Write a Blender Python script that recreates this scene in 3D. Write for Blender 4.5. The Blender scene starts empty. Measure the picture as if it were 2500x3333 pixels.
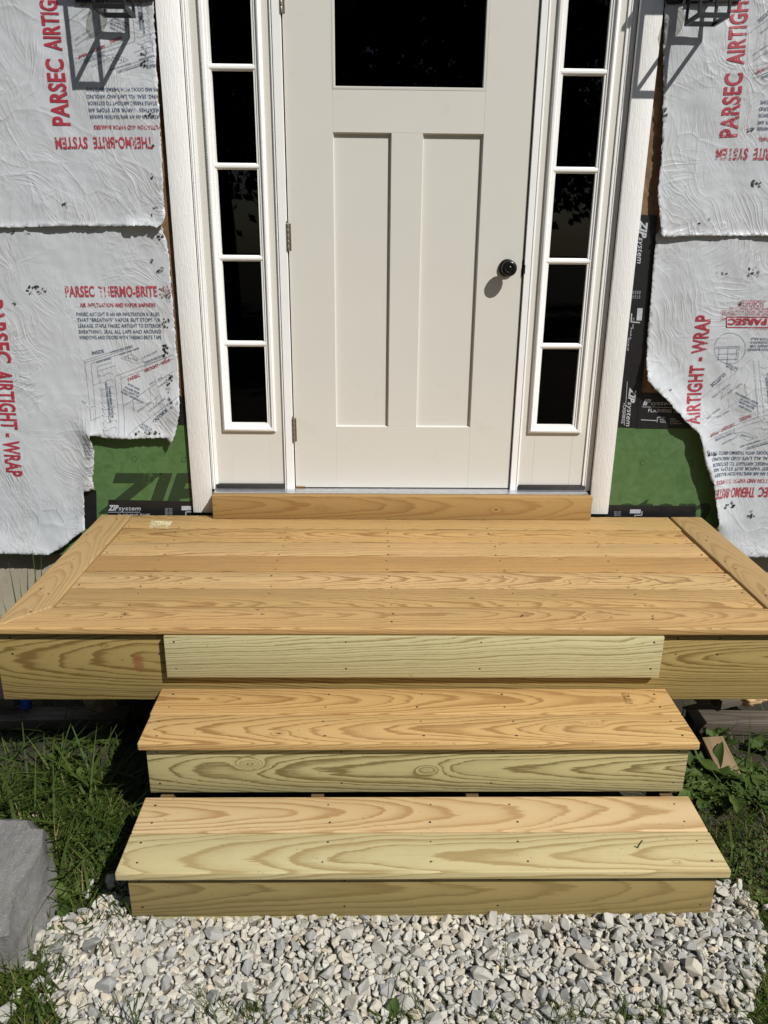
import bpy, bmesh, math, random
from mathutils import Vector, Matrix, noise, geometry
R = math.radians
S = bpy.context.scene
COL = S.collection

# ---------------------------------------------------------------- camera
CAM = Vector((0.3184, -3.1818, 1.1127)); FPX = 2543.06
yaw, pitch, roll = -0.0183, -0.3368, 0.0100
_xr = Vector((math.cos(yaw), math.sin(yaw), 0)); _fy = Vector((-math.sin(yaw), math.cos(yaw), 0)); _z = Vector((0, 0, 1))
FWD = _fy*math.cos(pitch) + _z*math.sin(pitch); _u = -_fy*math.sin(pitch) + _z*math.cos(pitch)
RGT = _xr*math.cos(roll) + _u*math.sin(roll); UP = -_xr*math.sin(roll) + _u*math.cos(roll)
cd = bpy.data.cameras.new('camera'); cam = bpy.data.objects.new('camera', cd); COL.objects.link(cam)
m3 = Matrix((RGT, UP, -FWD)).transposed()
cam.matrix_world = Matrix.Translation(CAM) @ m3.to_4x4()
cd.sensor_fit = 'VERTICAL'; cd.sensor_height = 36; cd.lens = 36*FPX/3333; cd.clip_start = .05; cd.clip_end = 400
S.camera = cam
# ---------------------------------------------------------------- light
SUN = Vector((-0.97, 1.0, -1.45)).normalized()        # the way the light travels
W = bpy.data.worlds.new('World'); S.world = W; W.use_nodes = True
wn = W.node_tree.nodes; wl = W.node_tree.links
sky = wn.new('ShaderNodeTexSky'); sky.sky_type = 'NISHITA'; sky.sun_disc = False
sky.sun_elevation = math.asin(-SUN.z); sky.sun_rotation = math.atan2(-SUN.x, -SUN.y)
sky.air_density = 1.0; sky.dust_density = .6; sky.ozone_density = 1
bg = wn['Background']; bg.inputs['Strength'].default_value = .062
wl.new(sky.outputs[0], bg.inputs[0])
sl = bpy.data.lights.new('sun', 'SUN'); sl.energy = 4.9; sl.angle = R(.53); sl.color = (1, .968, .915)
so = bpy.data.objects.new('sun', sl); COL.objects.link(so); so.rotation_euler = SUN.to_track_quat('-Z', 'Y').to_euler(); so.location = (4, -6, 7)
vs = S.view_settings; vs.view_transform = 'Standard'; vs.look = 'None'; vs.exposure = .08; vs.gamma = 1; vs.use_curve_mapping = False

# ---------------------------------------------------------------- helpers
def _ray(px, py): return FWD*FPX + RGT*(px-1250) + UP*(1666.5-py)
def wp(px, py, y=-.015):
    d = _ray(px, py); t = (y-CAM.y)/d.y; p = CAM+d*t; return (p.x, p.z)
def gp(px, py, z):
    d = _ray(px, py); t = (z-CAM.z)/d.z; p = CAM+d*t; return (p.x, p.y)

def tag(o, label=None, cat=None, group=None, kind=None):
    if label: o['label'] = label
    if cat: o['category'] = cat
    if group: o['group'] = group
    if kind: o['kind'] = kind
    return o
def thing(name, loc, label, cat, group=None):
    o = bpy.data.objects.new(name, None); COL.objects.link(o); o.location = loc; o.empty_display_size = .1
    return tag(o, label, cat, group)
def link(name, me, mat=None, parent=None, loc=None, rot=None):
    o = bpy.data.objects.new(name, me); COL.objects.link(o)
    if mat is not None and not me.materials: me.materials.append(mat)
    if loc is not None: o.location = loc
    if rot is not None: o.rotation_euler = rot
    if parent is not None:
        o.parent = parent
        o.matrix_parent_inverse = wmat(parent).inverted()
    return o
def wmat(o):
    m = Matrix.LocRotScale(o.location, o.rotation_euler, o.scale)
    if o.parent: m = wmat(o.parent) @ o.matrix_parent_inverse @ m
    return m
def mesh_from(verts, faces, name='mesh', smooth=False):
    me = bpy.data.meshes.new(name); me.from_pydata([tuple(v) for v in verts], [], faces); me.update()
    if smooth: me.shade_smooth()
    return me
def bm_mesh(bm, smooth=False):
    me = bpy.data.meshes.new('mesh'); bm.to_mesh(me); bm.free()
    if smooth: me.shade_smooth()
    return me
def bm_box(bm, x0, x1, y0, y1, z0, z1):
    vs_ = [bm.verts.new(p) for p in ((x0,y0,z0),(x1,y0,z0),(x1,y1,z0),(x0,y1,z0),(x0,y0,z1),(x1,y0,z1),(x1,y1,z1),(x0,y1,z1))]
    for f in ((3,2,1,0),(4,5,6,7),(0,1,5,4),(1,2,6,5),(2,3,7,6),(3,0,4,7)): bm.faces.new([vs_[i] for i in f])
def box(name, x0, x1, y0, y1, z0, z1, mat, parent=None, bev=.0015, seg=1):
    """box with its origin at its centre"""
    c = ((x0+x1)/2, (y0+y1)/2, (z0+z1)/2); bm = bmesh.new()
    bm_box(bm, x0-c[0], x1-c[0], y0-c[1], y1-c[1], z0-c[2], z1-c[2])
    if bev: bmesh.ops.bevel(bm, geom=bm.edges[:], offset=bev, segments=seg, affect='EDGES', profile=.5)
    me = bm_mesh(bm)
    if seg > 1: me.shade_smooth(); me.set_sharp_from_angle(angle=R(40))
    return link(name, me, mat, parent, c)
def prism(name, poly, z0, z1, mat, parent=None, bev=0, axis='z', seg=1, jag=None):
    """poly of (x,y) extruded in z (axis z) or of (x,z) extruded in y (axis y)"""
    cx = sum(p[0] for p in poly)/len(poly); cy = sum(p[1] for p in poly)/len(poly); cz = (z0+z1)/2
    bm = bmesh.new()
    def P(p, h): return (p[0]-cx, p[1]-cy, h-cz) if axis == 'z' else (p[0]-cx, h-cz, p[1]-cy)
    a = [bm.verts.new(P(p, z0)) for p in poly]; b = [bm.verts.new(P(p, z1)) for p in poly]; n = len(poly)
    bm.faces.new(a); bm.faces.new(b[::-1])
    for i in range(n): bm.faces.new((a[i], b[i], b[(i+1) % n], a[(i+1) % n]))
    bmesh.ops.recalc_face_normals(bm, faces=bm.faces[:])
    if bev: bmesh.ops.bevel(bm, geom=bm.edges[:], offset=bev, segments=seg, affect='EDGES', profile=.5)
    me = bm_mesh(bm)
    if seg > 1: me.shade_smooth(); me.set_sharp_from_angle(angle=R(40))
    return link(name, me, mat, parent, (cx, cy, cz) if axis == 'z' else (cx, cz, cy))
def tube(bm, pts, r, n=6, r1=None):
    pts = [Vector(p) for p in pts]; rings = []
    for i, p in enumerate(pts):
        t = (pts[min(i+1, len(pts)-1)]-pts[max(i-1, 0)]).normalized()
        a = t.cross(Vector((0, 0, 1)) if abs(t.z) < .9 else Vector((1, 0, 0))).normalized(); b = t.cross(a)
        rr = r if r1 is None else r+(r1-r)*i/(len(pts)-1)
        rings.append([bm.verts.new(p+(a*math.cos(2*math.pi*k/n)+b*math.sin(2*math.pi*k/n))*rr) for k in range(n)])
    for A, B in zip(rings, rings[1:]):
        for k in range(n): bm.faces.new((A[k], A[(k+1) % n], B[(k+1) % n], B[k]))
    bm.faces.new(rings[0][::-1]); bm.faces.new(rings[-1])
def lathe(name, prof, origin, axis, mat, parent, n=32):
    """prof of (radius, along-axis)"""
    ax = Vector(axis).normalized(); a = ax.orthogonal().normalized(); b = ax.cross(a); bm = bmesh.new(); rings = []
    for r, h in prof:
        rings.append([bm.verts.new(ax*h+(a*math.cos(2*math.pi*k/n)+b*math.sin(2*math.pi*k/n))*max(r, .0003)) for k in range(n)])
    for A, B in zip(rings, rings[1:]):
        for k in range(n): bm.faces.new((A[k], A[(k+1) % n], B[(k+1) % n], B[k]))
    bm.faces.new(rings[0][::-1]); bm.faces.new(rings[-1])
    bmesh.ops.recalc_face_normals(bm, faces=bm.faces[:])
    me = bm_mesh(bm); me.shade_smooth(); me.set_sharp_from_angle(angle=R(50))
    return link(name, me, mat, parent, origin)

# ---------------------------------------------------------------- materials
class NT:
    def __init__(s, name):
        s.m = bpy.data.materials.new(name); s.m.use_nodes = True; s.t = s.m.node_tree
        s.b = s.t.nodes['Principled BSDF']; s.out = s.t.nodes['Material Output']
        s.tc = s.t.nodes.new('ShaderNodeTexCoord')
    def n(s, typ, **kw):
        x = s.t.nodes.new('ShaderNode'+typ)
        for k, v in kw.items(): setattr(x, k, v)
        return x
    def set(s, sock, v):
        if hasattr(v, 'links') or isinstance(v, bpy.types.NodeSocket): s.t.links.new(v, sock)
        else: sock.default_value = v
    def math(s, op, a, b=None, c=None, clamp=False):
        x = s.n('Math', operation=op, use_clamp=clamp); s.set(x.inputs[0], a)
        if b is not None: s.set(x.inputs[1], b)
        if c is not None: s.set(x.inputs[2], c)
        return x.outputs[0]
    def vmath(s, op, a, b):
        x = s.n('VectorMath', operation=op); s.set(x.inputs[0], a); s.set(x.inputs[1], b); return x.outputs[0]
    def noise(s, vec, scale, detail=2, rough=.5, dist=0, dim='3D', w=None):
        x = s.n('TexNoise', noise_dimensions=dim); x.inputs['Scale'].default_value = scale
        x.inputs['Detail'].default_value = detail; x.inputs['Roughness'].default_value = rough; x.inputs['Distortion'].default_value = dist
        if vec is not None: s.set(x.inputs['Vector'], vec)
        if w is not None: s.set(x.inputs['W'], w)
        return x.outputs[0]
    def ramp(s, fac, stops, mode='LINEAR'):
        x = s.n('ValToRGB'); cr = x.color_ramp; cr.interpolation = mode
        while len(cr.elements) < len(stops): cr.elements.new(.5)
        for e, (p, c) in zip(cr.elements, stops):
            e.position = p; e.color = (c, c, c, 1) if isinstance(c, (int, float)) else (*c, 1)
        s.set(x.inputs[0], fac); return x.outputs[0]
    def mix(s, fac, a, b, mode='MIX'):
        x = s.n('Mix', data_type='RGBA', blend_type=mode, clamp_factor=True)
        s.set(x.inputs[0], fac); s.set(x.inputs[6], a if not isinstance(a, tuple) else (*a, 1)); s.set(x.inputs[7], b if not isinstance(b, tuple) else (*b, 1))
        return x.outputs[2]
    def bump(s, h, strength=.3, dist=.002):
        x = s.n('Bump'); x.inputs['Strength'].default_value = strength; x.inputs['Distance'].default_value = dist
        s.set(x.inputs['Height'], h); s.t.links.new(x.outputs[0], s.b.inputs['Normal']); return x
    def base(s, c): s.set(s.b.inputs['Base Color'], c if not isinstance(c, tuple) else (*c, 1))
    def rough(s, v): s.set(s.b.inputs['Roughness'], v)

def plain(name, col, rough=.6, metal=0, var=.12, scale=30, bump=0, spec=.5):
    k = NT(name); v = k.noise(k.tc.outputs['Object'], scale, 4, .6)
    k.base(k.mix(k.ramp(v, [(.3, 0.), (.7, 1.)]), tuple(c*(1-var) for c in col), tuple(min(1, c*(1+var)) for c in col)))
    k.rough(rough); k.b.inputs['Metallic'].default_value = metal; k.b.inputs['Specular IOR Level'].default_value = spec
    if bump: k.bump(v, bump, .002)
    return k.m

def wood(name, early, late, seed, h=.05, y0=.0, freq=110, slope=.01, wander=.05, knots=(), contrast=1., tint=None, patch=None):
    """flat-sawn softwood: growth rings about a wandering pith axis below the board, cut by the board's faces"""
    k = NT(name); P = k.tc.outputs['Object']
    sx = k.n('SeparateXYZ'); k.t.links.new(P, sx.inputs[0]); x, y, z = sx.outputs
    so_ = k.vmath('ADD', P, (seed*3.7, seed*1.3, seed*2.1))
    lo = k.n('Mapping'); lo.inputs['Scale'].default_value = (1.7, .0, .0); k.t.links.new(so_, lo.inputs[0])
    n1 = k.noise(lo.outputs[0], 1., 2, .5)
    lo2 = k.n('Mapping'); lo2.inputs['Scale'].default_value = (1.15, .0, .0); lo2.inputs['Location'].default_value = (5.2, 1, 3); k.t.links.new(so_, lo2.inputs[0])
    n2 = k.noise(lo2.outputs[0], 1., 3, .5)
    yy = k.math('ADD', k.math('SUBTRACT', y, y0), k.math('MULTIPLY', k.math('SUBTRACT', n1, .5), wander*.8))
    zz = k.math('ADD', k.math('ADD', k.math('ADD', z, h), k.math('MULTIPLY', x, slope)), k.math('MULTIPLY', k.math('SUBTRACT', n2, .5), wander*1.0))
    r = k.math('SQRT', k.math('ADD', k.math('MULTIPLY', yy, yy), k.math('MULTIPLY', zz, zz)))
    mid = k.n('Mapping'); mid.inputs['Scale'].default_value = (3.2, 16, 16); k.t.links.new(so_, mid.inputs[0])
    r = k.math('ADD', r, k.math('MULTIPLY', k.math('SUBTRACT', k.noise(mid.outputs[0], 1., 2, .5), .5), .010))
    jag = k.n('Mapping'); jag.inputs['Scale'].default_value = (9, 95, 95); k.t.links.new(so_, jag.inputs[0])
    r = k.math('ADD', r, k.math('MULTIPLY', k.math('SUBTRACT', k.noise(jag.outputs[0], 1., 3, .65), .5), .0042))
    dark = None
    for (kx, ky, s, A, dk) in knots:
        dx = k.math('DIVIDE', k.math('SUBTRACT', x, kx), s*2.3); dy = k.math('DIVIDE', k.math('SUBTRACT', y, ky), s)
        d2 = k.math('ADD', k.math('MULTIPLY', dx, dx), k.math('MULTIPLY', dy, dy))
        q = k.math('DIVIDE', 1., k.math('ADD', d2, 1.))
        r = k.math('ADD', r, k.math('MULTIPLY', k.math('MULTIPLY', q, q), A))
        if dk:
            e = k.math('ADD', k.math('MULTIPLY', d2, 1/dk), k.math('MULTIPLY', k.noise(so_, 160, 2), .25))
            mk = k.ramp(e, [(.15, 1.), (.55, 0.)])
            dark = mk if dark is None else k.math('MAXIMUM', dark, mk)
    w = k.math('MULTIPLY', r, freq)
    w = k.math('ADD', w, k.math('MULTIPLY', k.noise(None, 1., 2, .6, dim='1D', w=k.math('MULTIPLY', r, freq*.5)), 1.5))
    ring = k.math('FRACT', w)
    fib = k.n('Mapping'); fib.inputs['Scale'].default_value = (10, 420, 420); k.t.links.new(so_, fib.inputs[0])
    f = k.noise(fib.outputs[0], 1., 3, .6)
    ringf = k.math('ADD', ring, k.math('MULTIPLY', k.math('SUBTRACT', f, .5), .42))
    prof = k.ramp(ringf, [(0., .10), (.06, 0.), (.45, .08), (.68, .38), (.80, 1.), (.94, 1.), (1., .10)])
    sel = k.noise(None, 1., 1, .5, dim='1D', w=k.math('MULTIPLY', r, freq*.21))      # some years darker than others
    prof = k.math('MULTIPLY', prof, k.math('MULTIPLY', k.math('ADD', k.math('MULTIPLY', sel, .8), .5), 1.1*contrast), clamp=True)
    c = k.mix(prof, early, late)
    # slow drift of tone along the board, and mineral streaks
    dr = k.n('Mapping'); dr.inputs['Scale'].default_value = (1.3, 9, 9); dr.inputs['Location'].default_value = (seed, 7, 1); k.t.links.new(so_, dr.inputs[0])
    g = k.noise(dr.outputs[0], 1., 3, .55)
    t2 = tint or (early[0]*.78, early[1]*.80, early[2]*.74)
    c = k.mix(k.ramp(g, [(.38, 0.), (.66, .55)]), c, k.mix(prof, t2, tuple(v*.9 for v in late)))
    st = k.n('Mapping'); st.inputs['Scale'].default_value = (3, 130, 130); k.t.links.new(so_, st.inputs[0])
    c = k.mix(k.ramp(k.noise(st.outputs[0], 1., 2), [(.62, 0.), (.78, .28)]), c, tuple(v*.72 for v in late))
    c = k.mix(k.ramp(k.noise(so_, 95, 2), [(.69, 0.), (.76, .5)]), c, tuple(v*.55 for v in late))
    if patch:
        (px_, py_, sx_, sy_, pc, amt) = patch
        dx = k.math('DIVIDE', k.math('SUBTRACT', x, px_), sx_); dy = k.math('DIVIDE', k.math('SUBTRACT', y, py_), sy_)
        d2 = k.math('ADD', k.math('ADD', k.math('MULTIPLY', dx, dx), k.math('MULTIPLY', dy, dy)), k.math('MULTIPLY', k.noise(so_, 40, 4, .7), .9))
        c = k.mix(k.ramp(d2, [(.6, amt), (1.5, 0.)]), c, pc)
    ff = k.n('Mapping'); ff.inputs['Scale'].default_value = (26, 900, 900); k.t.links.new(so_, ff.inputs[0])
    c = k.mix(k.ramp(k.noise(ff.outputs[0], 1., 2, .6), [(.30, .0), (.70, .18)]), c, tuple(v*.66 for v in early), 'MIX')
    dirt = k.noise(so_, 4.5, 5, .65); c = k.mix(k.ramp(dirt, [(.52, 0.), (.80, .20)]), c, (.20, .15, .085))
    if dark is not None: c = k.mix(dark, c, (.045, .022, .012))
    k.base(c); k.rough(.62); k.b.inputs['Specular IOR Level'].default_value = .25
    k.bump(k.math('ADD', k.math('MULTIPLY', f, .6), k.math('MULTIPLY', prof, .5)), .22, .0012)
    return k.m

M = {}
M['door'] = plain('door_paint', (.605, .59, .54), .42, var=.03, scale=3, spec=.35)
def mk_door():
    k = NT('door_paint'); P = k.tc.outputs['Object']; c = k.mix(k.noise(P, 2.5, 3), (.59, .575, .525), (.62, .605, .555))
    c = k.mix(k.ramp(k.noise(P, 11, 5, .7), [(.60, 0.), (.74, .20)]), c, (.46, .43, .37))
    c = k.mix(k.ramp(k.noise(P, 55, 3, .6), [(.73, 0.), (.80, .35)]), c, (.36, .32, .26))
    k.base(c); k.rough(k.ramp(k.noise(P, 6, 4), [(.3, .36), (.7, .50)])); k.b.inputs['Specular IOR Level'].default_value = .35; k.bump(k.noise(P, 120, 3), .05, .001); return k.m
M['door'] = mk_door()
M['white'] = plain('white_trim_paint', (.82, .82, .80), .4, var=.03, scale=9, spec=.35)
M['jamb'] = plain('white_jamb_vinyl', (.81, .81, .80), .35, var=.03, scale=9)
M['black_metal'] = plain('black_lantern_metal', (.012, .013, .014), .38, metal=.0, var=.2, scale=60)
M['bronze'] = plain('oil_rubbed_bronze', (.013, .012, .012), .25, metal=.4, var=.2, scale=40)
M['hinge'] = plain('tarnished_nickel', (.34, .30, .24), .38, metal=.9, var=.3, scale=80)
M['alu'] = plain('mill_aluminium', (.62, .63, .66), .3, metal=.85, var=.1, scale=40)
M['rubber'] = plain('dark_rubber', (.022, .020, .019), .6, var=.2, scale=40)
M['gasket'] = plain('black_gap', (.012, .012, .012), .9)
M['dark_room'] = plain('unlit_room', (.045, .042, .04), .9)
M['tape'] = plain('black_flashing_tape', (.010, .010, .011), .42, var=.3, scale=20, bump=.25)
M['tape_print'] = plain('silver_tape_print', (.42, .44, .47), .55, var=.15, scale=60)
M['screw'] = plain('dark_screw_recess', (.02, .016, .012), .6)

def mk_casing():
    k = NT('embossed_white_casing'); mp = k.n('Mapping'); mp.inputs['Scale'].default_value = (260, 260, 26); k.t.links.new(k.tc.outputs['Object'], mp.inputs[0])
    g = k.noise(mp.outputs[0], 1., 3, .55, .6); v = k.noise(k.tc.outputs['Object'], 5, 3)
    k.base(k.mix(v, (.75, .745, .725), (.81, .805, .785))); k.rough(.5); k.b.inputs['Specular IOR Level'].default_value = .3
    k.bump(k.ramp(g, [(.3, 0.), (.7, 1.)]), .42, .0020); return k.m
M['casing'] = mk_casing()

def mk_wrap():
    k = NT('white_house_wrap'); P = k.tc.outputs['Object']
    wz = k.n('TexNoise'); wz.inputs['Scale'].default_value = 2.6; wz.inputs['Detail'].default_value = 2; k.t.links.new(P, wz.inputs[0])
    wv = k.vmath('MULTIPLY', k.vmath('SUBTRACT', wz.outputs['Color'], (.5, .5, .5)), (.30, 0., .30)); Pw = k.vmath('ADD', P, wv)
    def mp(scale, rot, loc=(0, 0, 0)):
        x = k.n('Mapping'); x.inputs['Scale'].default_value = scale; x.inputs['Rotation'].default_value = rot; x.inputs['Location'].default_value = loc
        y_ = k.n('Mapping'); y_.inputs['Rotation'].default_value = rot; k.t.links.new(Pw, y_.inputs[0]); x.inputs['Rotation'].default_value = (0, 0, 0)
        k.t.links.new(y_.outputs[0], x.inputs[0]); return x.outputs[0]
    a = k.noise(mp((46, 1, 10), (0, R(24), 0)), 1., 1, .4, .4)
    b = k.noise(mp((42, 1, 9), (0, R(-38), 0), (3, 0, 5)), 1., 1, .4, .4)
    c = k.noise(mp((34, 1, 7), (0, R(88), 0), (7, 0, 2)), 1., 1, .4, .4)
    def rid(v, p=4.): return k.math('POWER', k.math('SUBTRACT', 1., k.math('MULTIPLY', k.math('ABSOLUTE', k.math('SUBTRACT', v, .5)), 3.2), clamp=True), p)
    za = k.ramp(k.noise(P, 3.1, 2), [(.38, 0.), (.62, 1.)]); zb = k.ramp(k.noise(k.vmath('ADD', P, (9, 0, 4)), 3.4, 2), [(.42, 0.), (.62, 1.)]); zc = k.ramp(k.noise(k.vmath('ADD', P, (2, 0, 8)), 4, 2), [(.50, 0.), (.66, 1.)])
    wr = k.math('ADD', k.math('ADD', k.math('MULTIPLY', rid(a), za), k.math('MULTIPLY', rid(b), zb)), k.math('MULTIPLY', rid(c), zc))
    wr = k.math('ADD', wr, k.math('MULTIPLY', k.noise(P, 28, 2), .25))
    wr = k.math('MULTIPLY', wr, k.ramp(k.noise(P, 6.5, 3, .6), [(.30, .15), (.68, 1.)]))
    vo = k.n('TexVoronoi', feature='DISTANCE_TO_EDGE'); vo.inputs['Scale'].default_value = 6.; vo.inputs['Randomness'].default_value = 1.; k.t.links.new(k.vmath('ADD', P, k.vmath('MULTIPLY', wv, (.6, 0., .6))), vo.inputs[0])
    cr_ = k.ramp(vo.outputs['Distance'], [(0., 1.), (.05, .35), (.16, 0.)]); zd = k.ramp(k.noise(k.vmath('ADD', P, (4, 0, 1)), 2.4, 2), [(.40, 0.), (.60, 1.)])
    wr = k.math('ADD', wr, k.math('MULTIPLY', k.math('MULTIPLY', cr_, zd), .8))
    k.bump(wr, .55, .0030)
    d = k.noise(P, 3.2, 5, .62); d2 = k.noise(P, 13, 5, .7)
    col = k.mix(k.ramp(d, [(.42, 0.), (.75, .6)]), (.50, .525, .555), (.42, .42, .415))
    col = k.mix(k.ramp(d2, [(.62, 0.), (.80, .30)]), col, (.34, .29, .20))
    col = k.mix(k.ramp(k.noise(P, 60, 3, .6), [(.74, 0.), (.80, .7)]), col, (.11, .09, .065))
    k.base(col); k.rough(.42); k.b.inputs['Specular IOR Level'].default_value = .5; return k.m
M['wrap'] = mk_wrap()

def mk_print(name, col, wear):
    """worn ink: gaps let the sheet show"""
    k = NT(name); n = k.noise(k.tc.outputs['Object'], 130, 4, .65); n2 = k.noise(k.tc.outputs['Object'], 9, 3)
    k.base(col); k.rough(.55)
    tr = k.n('BsdfTransparent'); mx = k.n('MixShader')
    a = k.math('ADD', n, k.math('MULTIPLY', k.math('SUBTRACT', n2, .5), .55))
    k.set(mx.inputs[0], k.ramp(a, [(wear-.03, 1.), (wear+.04, .12)]))
    k.t.links.new(tr.outputs[0], mx.inputs[1]); k.t.links.new(k.b.outputs[0], mx.inputs[2]); k.t.links.new(mx.outputs[0], k.out.inputs[0]); return k.m
M['red'] = mk_print('worn_red_ink', (.36, .030, .05), .62)
M['red2'] = mk_print('worn_red_ink_faded', (.38, .045, .065), .54)
M['blue'] = mk_print('worn_blue_ink', (.035, .07, .13), .63)
M['line'] = mk_print('thin_grey_ink', (.13, .16, .19), .60)
M['zipink'] = mk_print('black_panel_ink', (.018, .035, .014), .62)

def mk_green():
    k = NT('green_coated_sheathing'); P = k.tc.outputs['Object']
    fl = k.n('TexVoronoi'); fl.inputs['Scale'].default_value = 28; k.t.links.new(P, fl.inputs[0])
    a = k.noise(P, 18, 4, .6, 1.5)
    k.base(k.mix(k.ramp(a, [(.3, 0.), (.7, 1.)]), (.054, .116, .034), (.080, .156, .050))); k.rough(k.ramp(a, [(.3, .5), (.7, .75)]))
    k.bump(k.math('ADD', a, k.math('MULTIPLY', fl.outputs[0], .4)), .35, .002); return k.m
M['green'] = mk_green()
def mk_osb(name, c0, c1, c2):
    k = NT(name); P = k.tc.outputs['Object']
    v = k.n('TexVoronoi', feature='F1'); v.inputs['Scale'].default_value = 26; v.inputs['Randomness'].default_value = 1
    mp = k.n('Mapping'); mp.inputs['Scale'].default_value = (1, 1, .45); k.t.links.new(P, mp.inputs[0]); k.t.links.new(mp.outputs[0], v.inputs[0])
    n = k.noise(P, 40, 4, .6)
    c = k.mix(k.ramp(v.outputs['Color'], [(.2, 0.), (.8, 1.)]), c0, c1)
    k.base(k.mix(k.ramp(n, [(.5, 0.), (.75, .8)]), c, c2)); k.rough(.85); k.bump(v.outputs[0], .4, .003); return k.m
M['osb'] = mk_osb('weathered_strand_board', (.13, .075, .035), (.24, .15, .075), (.06, .035, .018))
M['osb_new'] = mk_osb('fresh_strand_board', (.30, .19, .10), (.45, .31, .17), (.20, .12, .06))
def mk_concrete(name, c0, c1, c2, bs=.5):
    k = NT(name); P = k.tc.outputs['Object']; a = k.noise(P, 5, 6, .65); b = k.noise(P, 60, 4, .65)
    c = k.mix(k.ramp(a, [(.3, 0.), (.7, 1.)]), c0, c1); k.base(k.mix(k.ramp(b, [(.55, 0.), (.8, .7)]), c, c2)); k.rough(.9)
    k.bump(k.math('ADD', a, k.math('MULTIPLY', b, .5)), bs, .006); return k.m
M['concrete'] = mk_concrete('foundation_concrete', (.30, .265, .20), (.38, .34, .26), (.22, .19, .14), .3)

def mk_block():
    k = NT('grey_split_stone'); P = k.tc.outputs['Object']
    mp = k.n('Mapping'); mp.inputs['Scale'].default_value = (26, 4.5, 14); mp.inputs['Rotation'].default_value = (0, 0, R(-32)); k.t.links.new(P, mp.inputs[0])
    a = k.noise(mp.outputs[0], 1., 5, .6, .8); b = k.noise(P, 150, 4, .7); d = k.noise(P, 7, 4)
    c = k.mix(k.ramp(a, [(.3, 0.), (.7, 1.)]), (.13, .127, .124), (.20, .196, .189))
    c = k.mix(k.ramp(d, [(.45, 0.), (.7, .55)]), c, (.17, .157, .125))
    c = k.mix(k.ramp(k.noise(P, 45, 5, .7), [(.55, 0.), (.70, .55)]), c, (.085, .082, .078)); k.base(k.mix(k.ramp(b, [(.56, 0.), (.72, .6)]), c, (.38, .375, .36))); k.rough(.9)
    k.bump(k.math('ADD', a, k.math('MULTIPLY', b, .35)), .7, .008); return k.m
M['block'] = mk_block()
def mk_stone():
    k = NT('limestone_gravel'); P = k.tc.outputs['Object']; oi = k.n('ObjectInfo'); ge = k.n('NewGeometry')
    rnd = k.math('FRACT', k.math('ADD', oi.outputs['Random'], ge.outputs['Random Per Island']))
    c = k.ramp(rnd, [(0., (.51, .49, .425)), (.2, (.39, .385, .355)), (.38, (.54, .495, .40)), (.50, (.46, .44, .375)), (.60, (.26, .265, .265)), (.70, (.34, .34, .33)), (.83, (.58, .555, .485)), (.93, (.48, .40, .29)), (1., (.40, .385, .34))])
    a = k.noise(P, 35, 5, .65); b = k.noise(P, 190, 3, .6)
    c = k.mix(k.ramp(a, [(.35, 0.), (.7, .5)]), c, (.36, .335, .29), 'MULTIPLY') if False else k.mix(k.ramp(a, [(.40, 0.), (.72, .5)]), c, (.36, .335, .285))
    k.base(k.mix(k.ramp(b, [(.58, 0.), (.78, .4)]), c, (.60, .59, .55))); k.rough(.85); k.b.inputs['Specular IOR Level'].default_value = .3
    k.bump(k.math('ADD', a, k.math('MULTIPLY', b, .4)), .5, .004); return k.m
M['stone'] = mk_stone()
def mk_soil():
    k = NT('soil_and_thatch'); P = k.tc.outputs['Object']; a = k.noise(P, 9, 6, .65); b = k.noise(P, 90, 4, .7)
    c = k.mix(k.ramp(a, [(.35, 0.), (.65, 1.)]), (.022, .019, .011), (.042, .034, .020))
    k.base(k.mix(k.ramp(b, [(.55, 0.), (.75, .7)]), c, (.09, .075, .042))); k.rough(.95); k.bump(b, .8, .01); return k.m
M['soil'] = mk_soil()
M['fines'] = mk_concrete('limestone_fines', (.12, .105, .08), (.20, .18, .145), (.07, .06, .045), .9)
def mk_leaf(name, stops, transl=.35, rough=.45):
    k = NT(name); ge = k.n('NewGeometry'); oi = k.n('ObjectInfo')
    rnd = k.math('FRACT', k.math('ADD', oi.outputs['Random'], ge.outputs['Random Per Island']))
    n = k.noise(k.tc.outputs['Object'], 22, 3)
    c = k.ramp(rnd, stops); c = k.mix(k.ramp(n, [(.35, 0.), (.7, .4)]), c, (.03, .055, .012))
    k.base(c); k.rough(rough+.1); k.b.inputs['Specular IOR Level'].default_value = .22
    tr = k.n('BsdfTranslucent'); k.set(tr.inputs[0], c); mx = k.n('MixShader'); mx.inputs[0].default_value = transl
    k.t.links.new(k.b.outputs[0], mx.inputs[1]); k.t.links.new(tr.outputs[0], mx.inputs[2]); k.t.links.new(mx.outputs[0], k.out.inputs[0]); return k.m
M['grass'] = mk_leaf('lawn_grass', [(0., (.022, .042, .006)), (.3, (.05, .084, .010)), (.6, (.082, .122, .016)), (.85, (.125, .155, .03)), (.94, (.24, .20, .08)), (1., (.30, .24, .12))])
M['longgrass'] = mk_leaf('long_grass', [(0., (.030, .056, .010)), (.5, (.056, .09, .016)), (1., (.10, .135, .03))])
M['straw'] = mk_leaf('dry_grass', [(0., (.17, .12, .06)), (.6, (.26, .20, .11)), (1., (.12, .08, .04))], .2)
M['weed'] = mk_leaf('weed_leaf', [(0., (.052, .092, .018)), (.5, (.075, .12, .024)), (1., (.105, .155, .032))], .3, .5)
M['treeleaf'] = mk_leaf('tree_leaf', [(0., (.03, .06, .015)), (.6, (.05, .09, .02)), (1., (.07, .11, .03))])
M['bark'] = plain('bark', (.06, .045, .03), .9, var=.4, scale=20, bump=.6)
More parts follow.
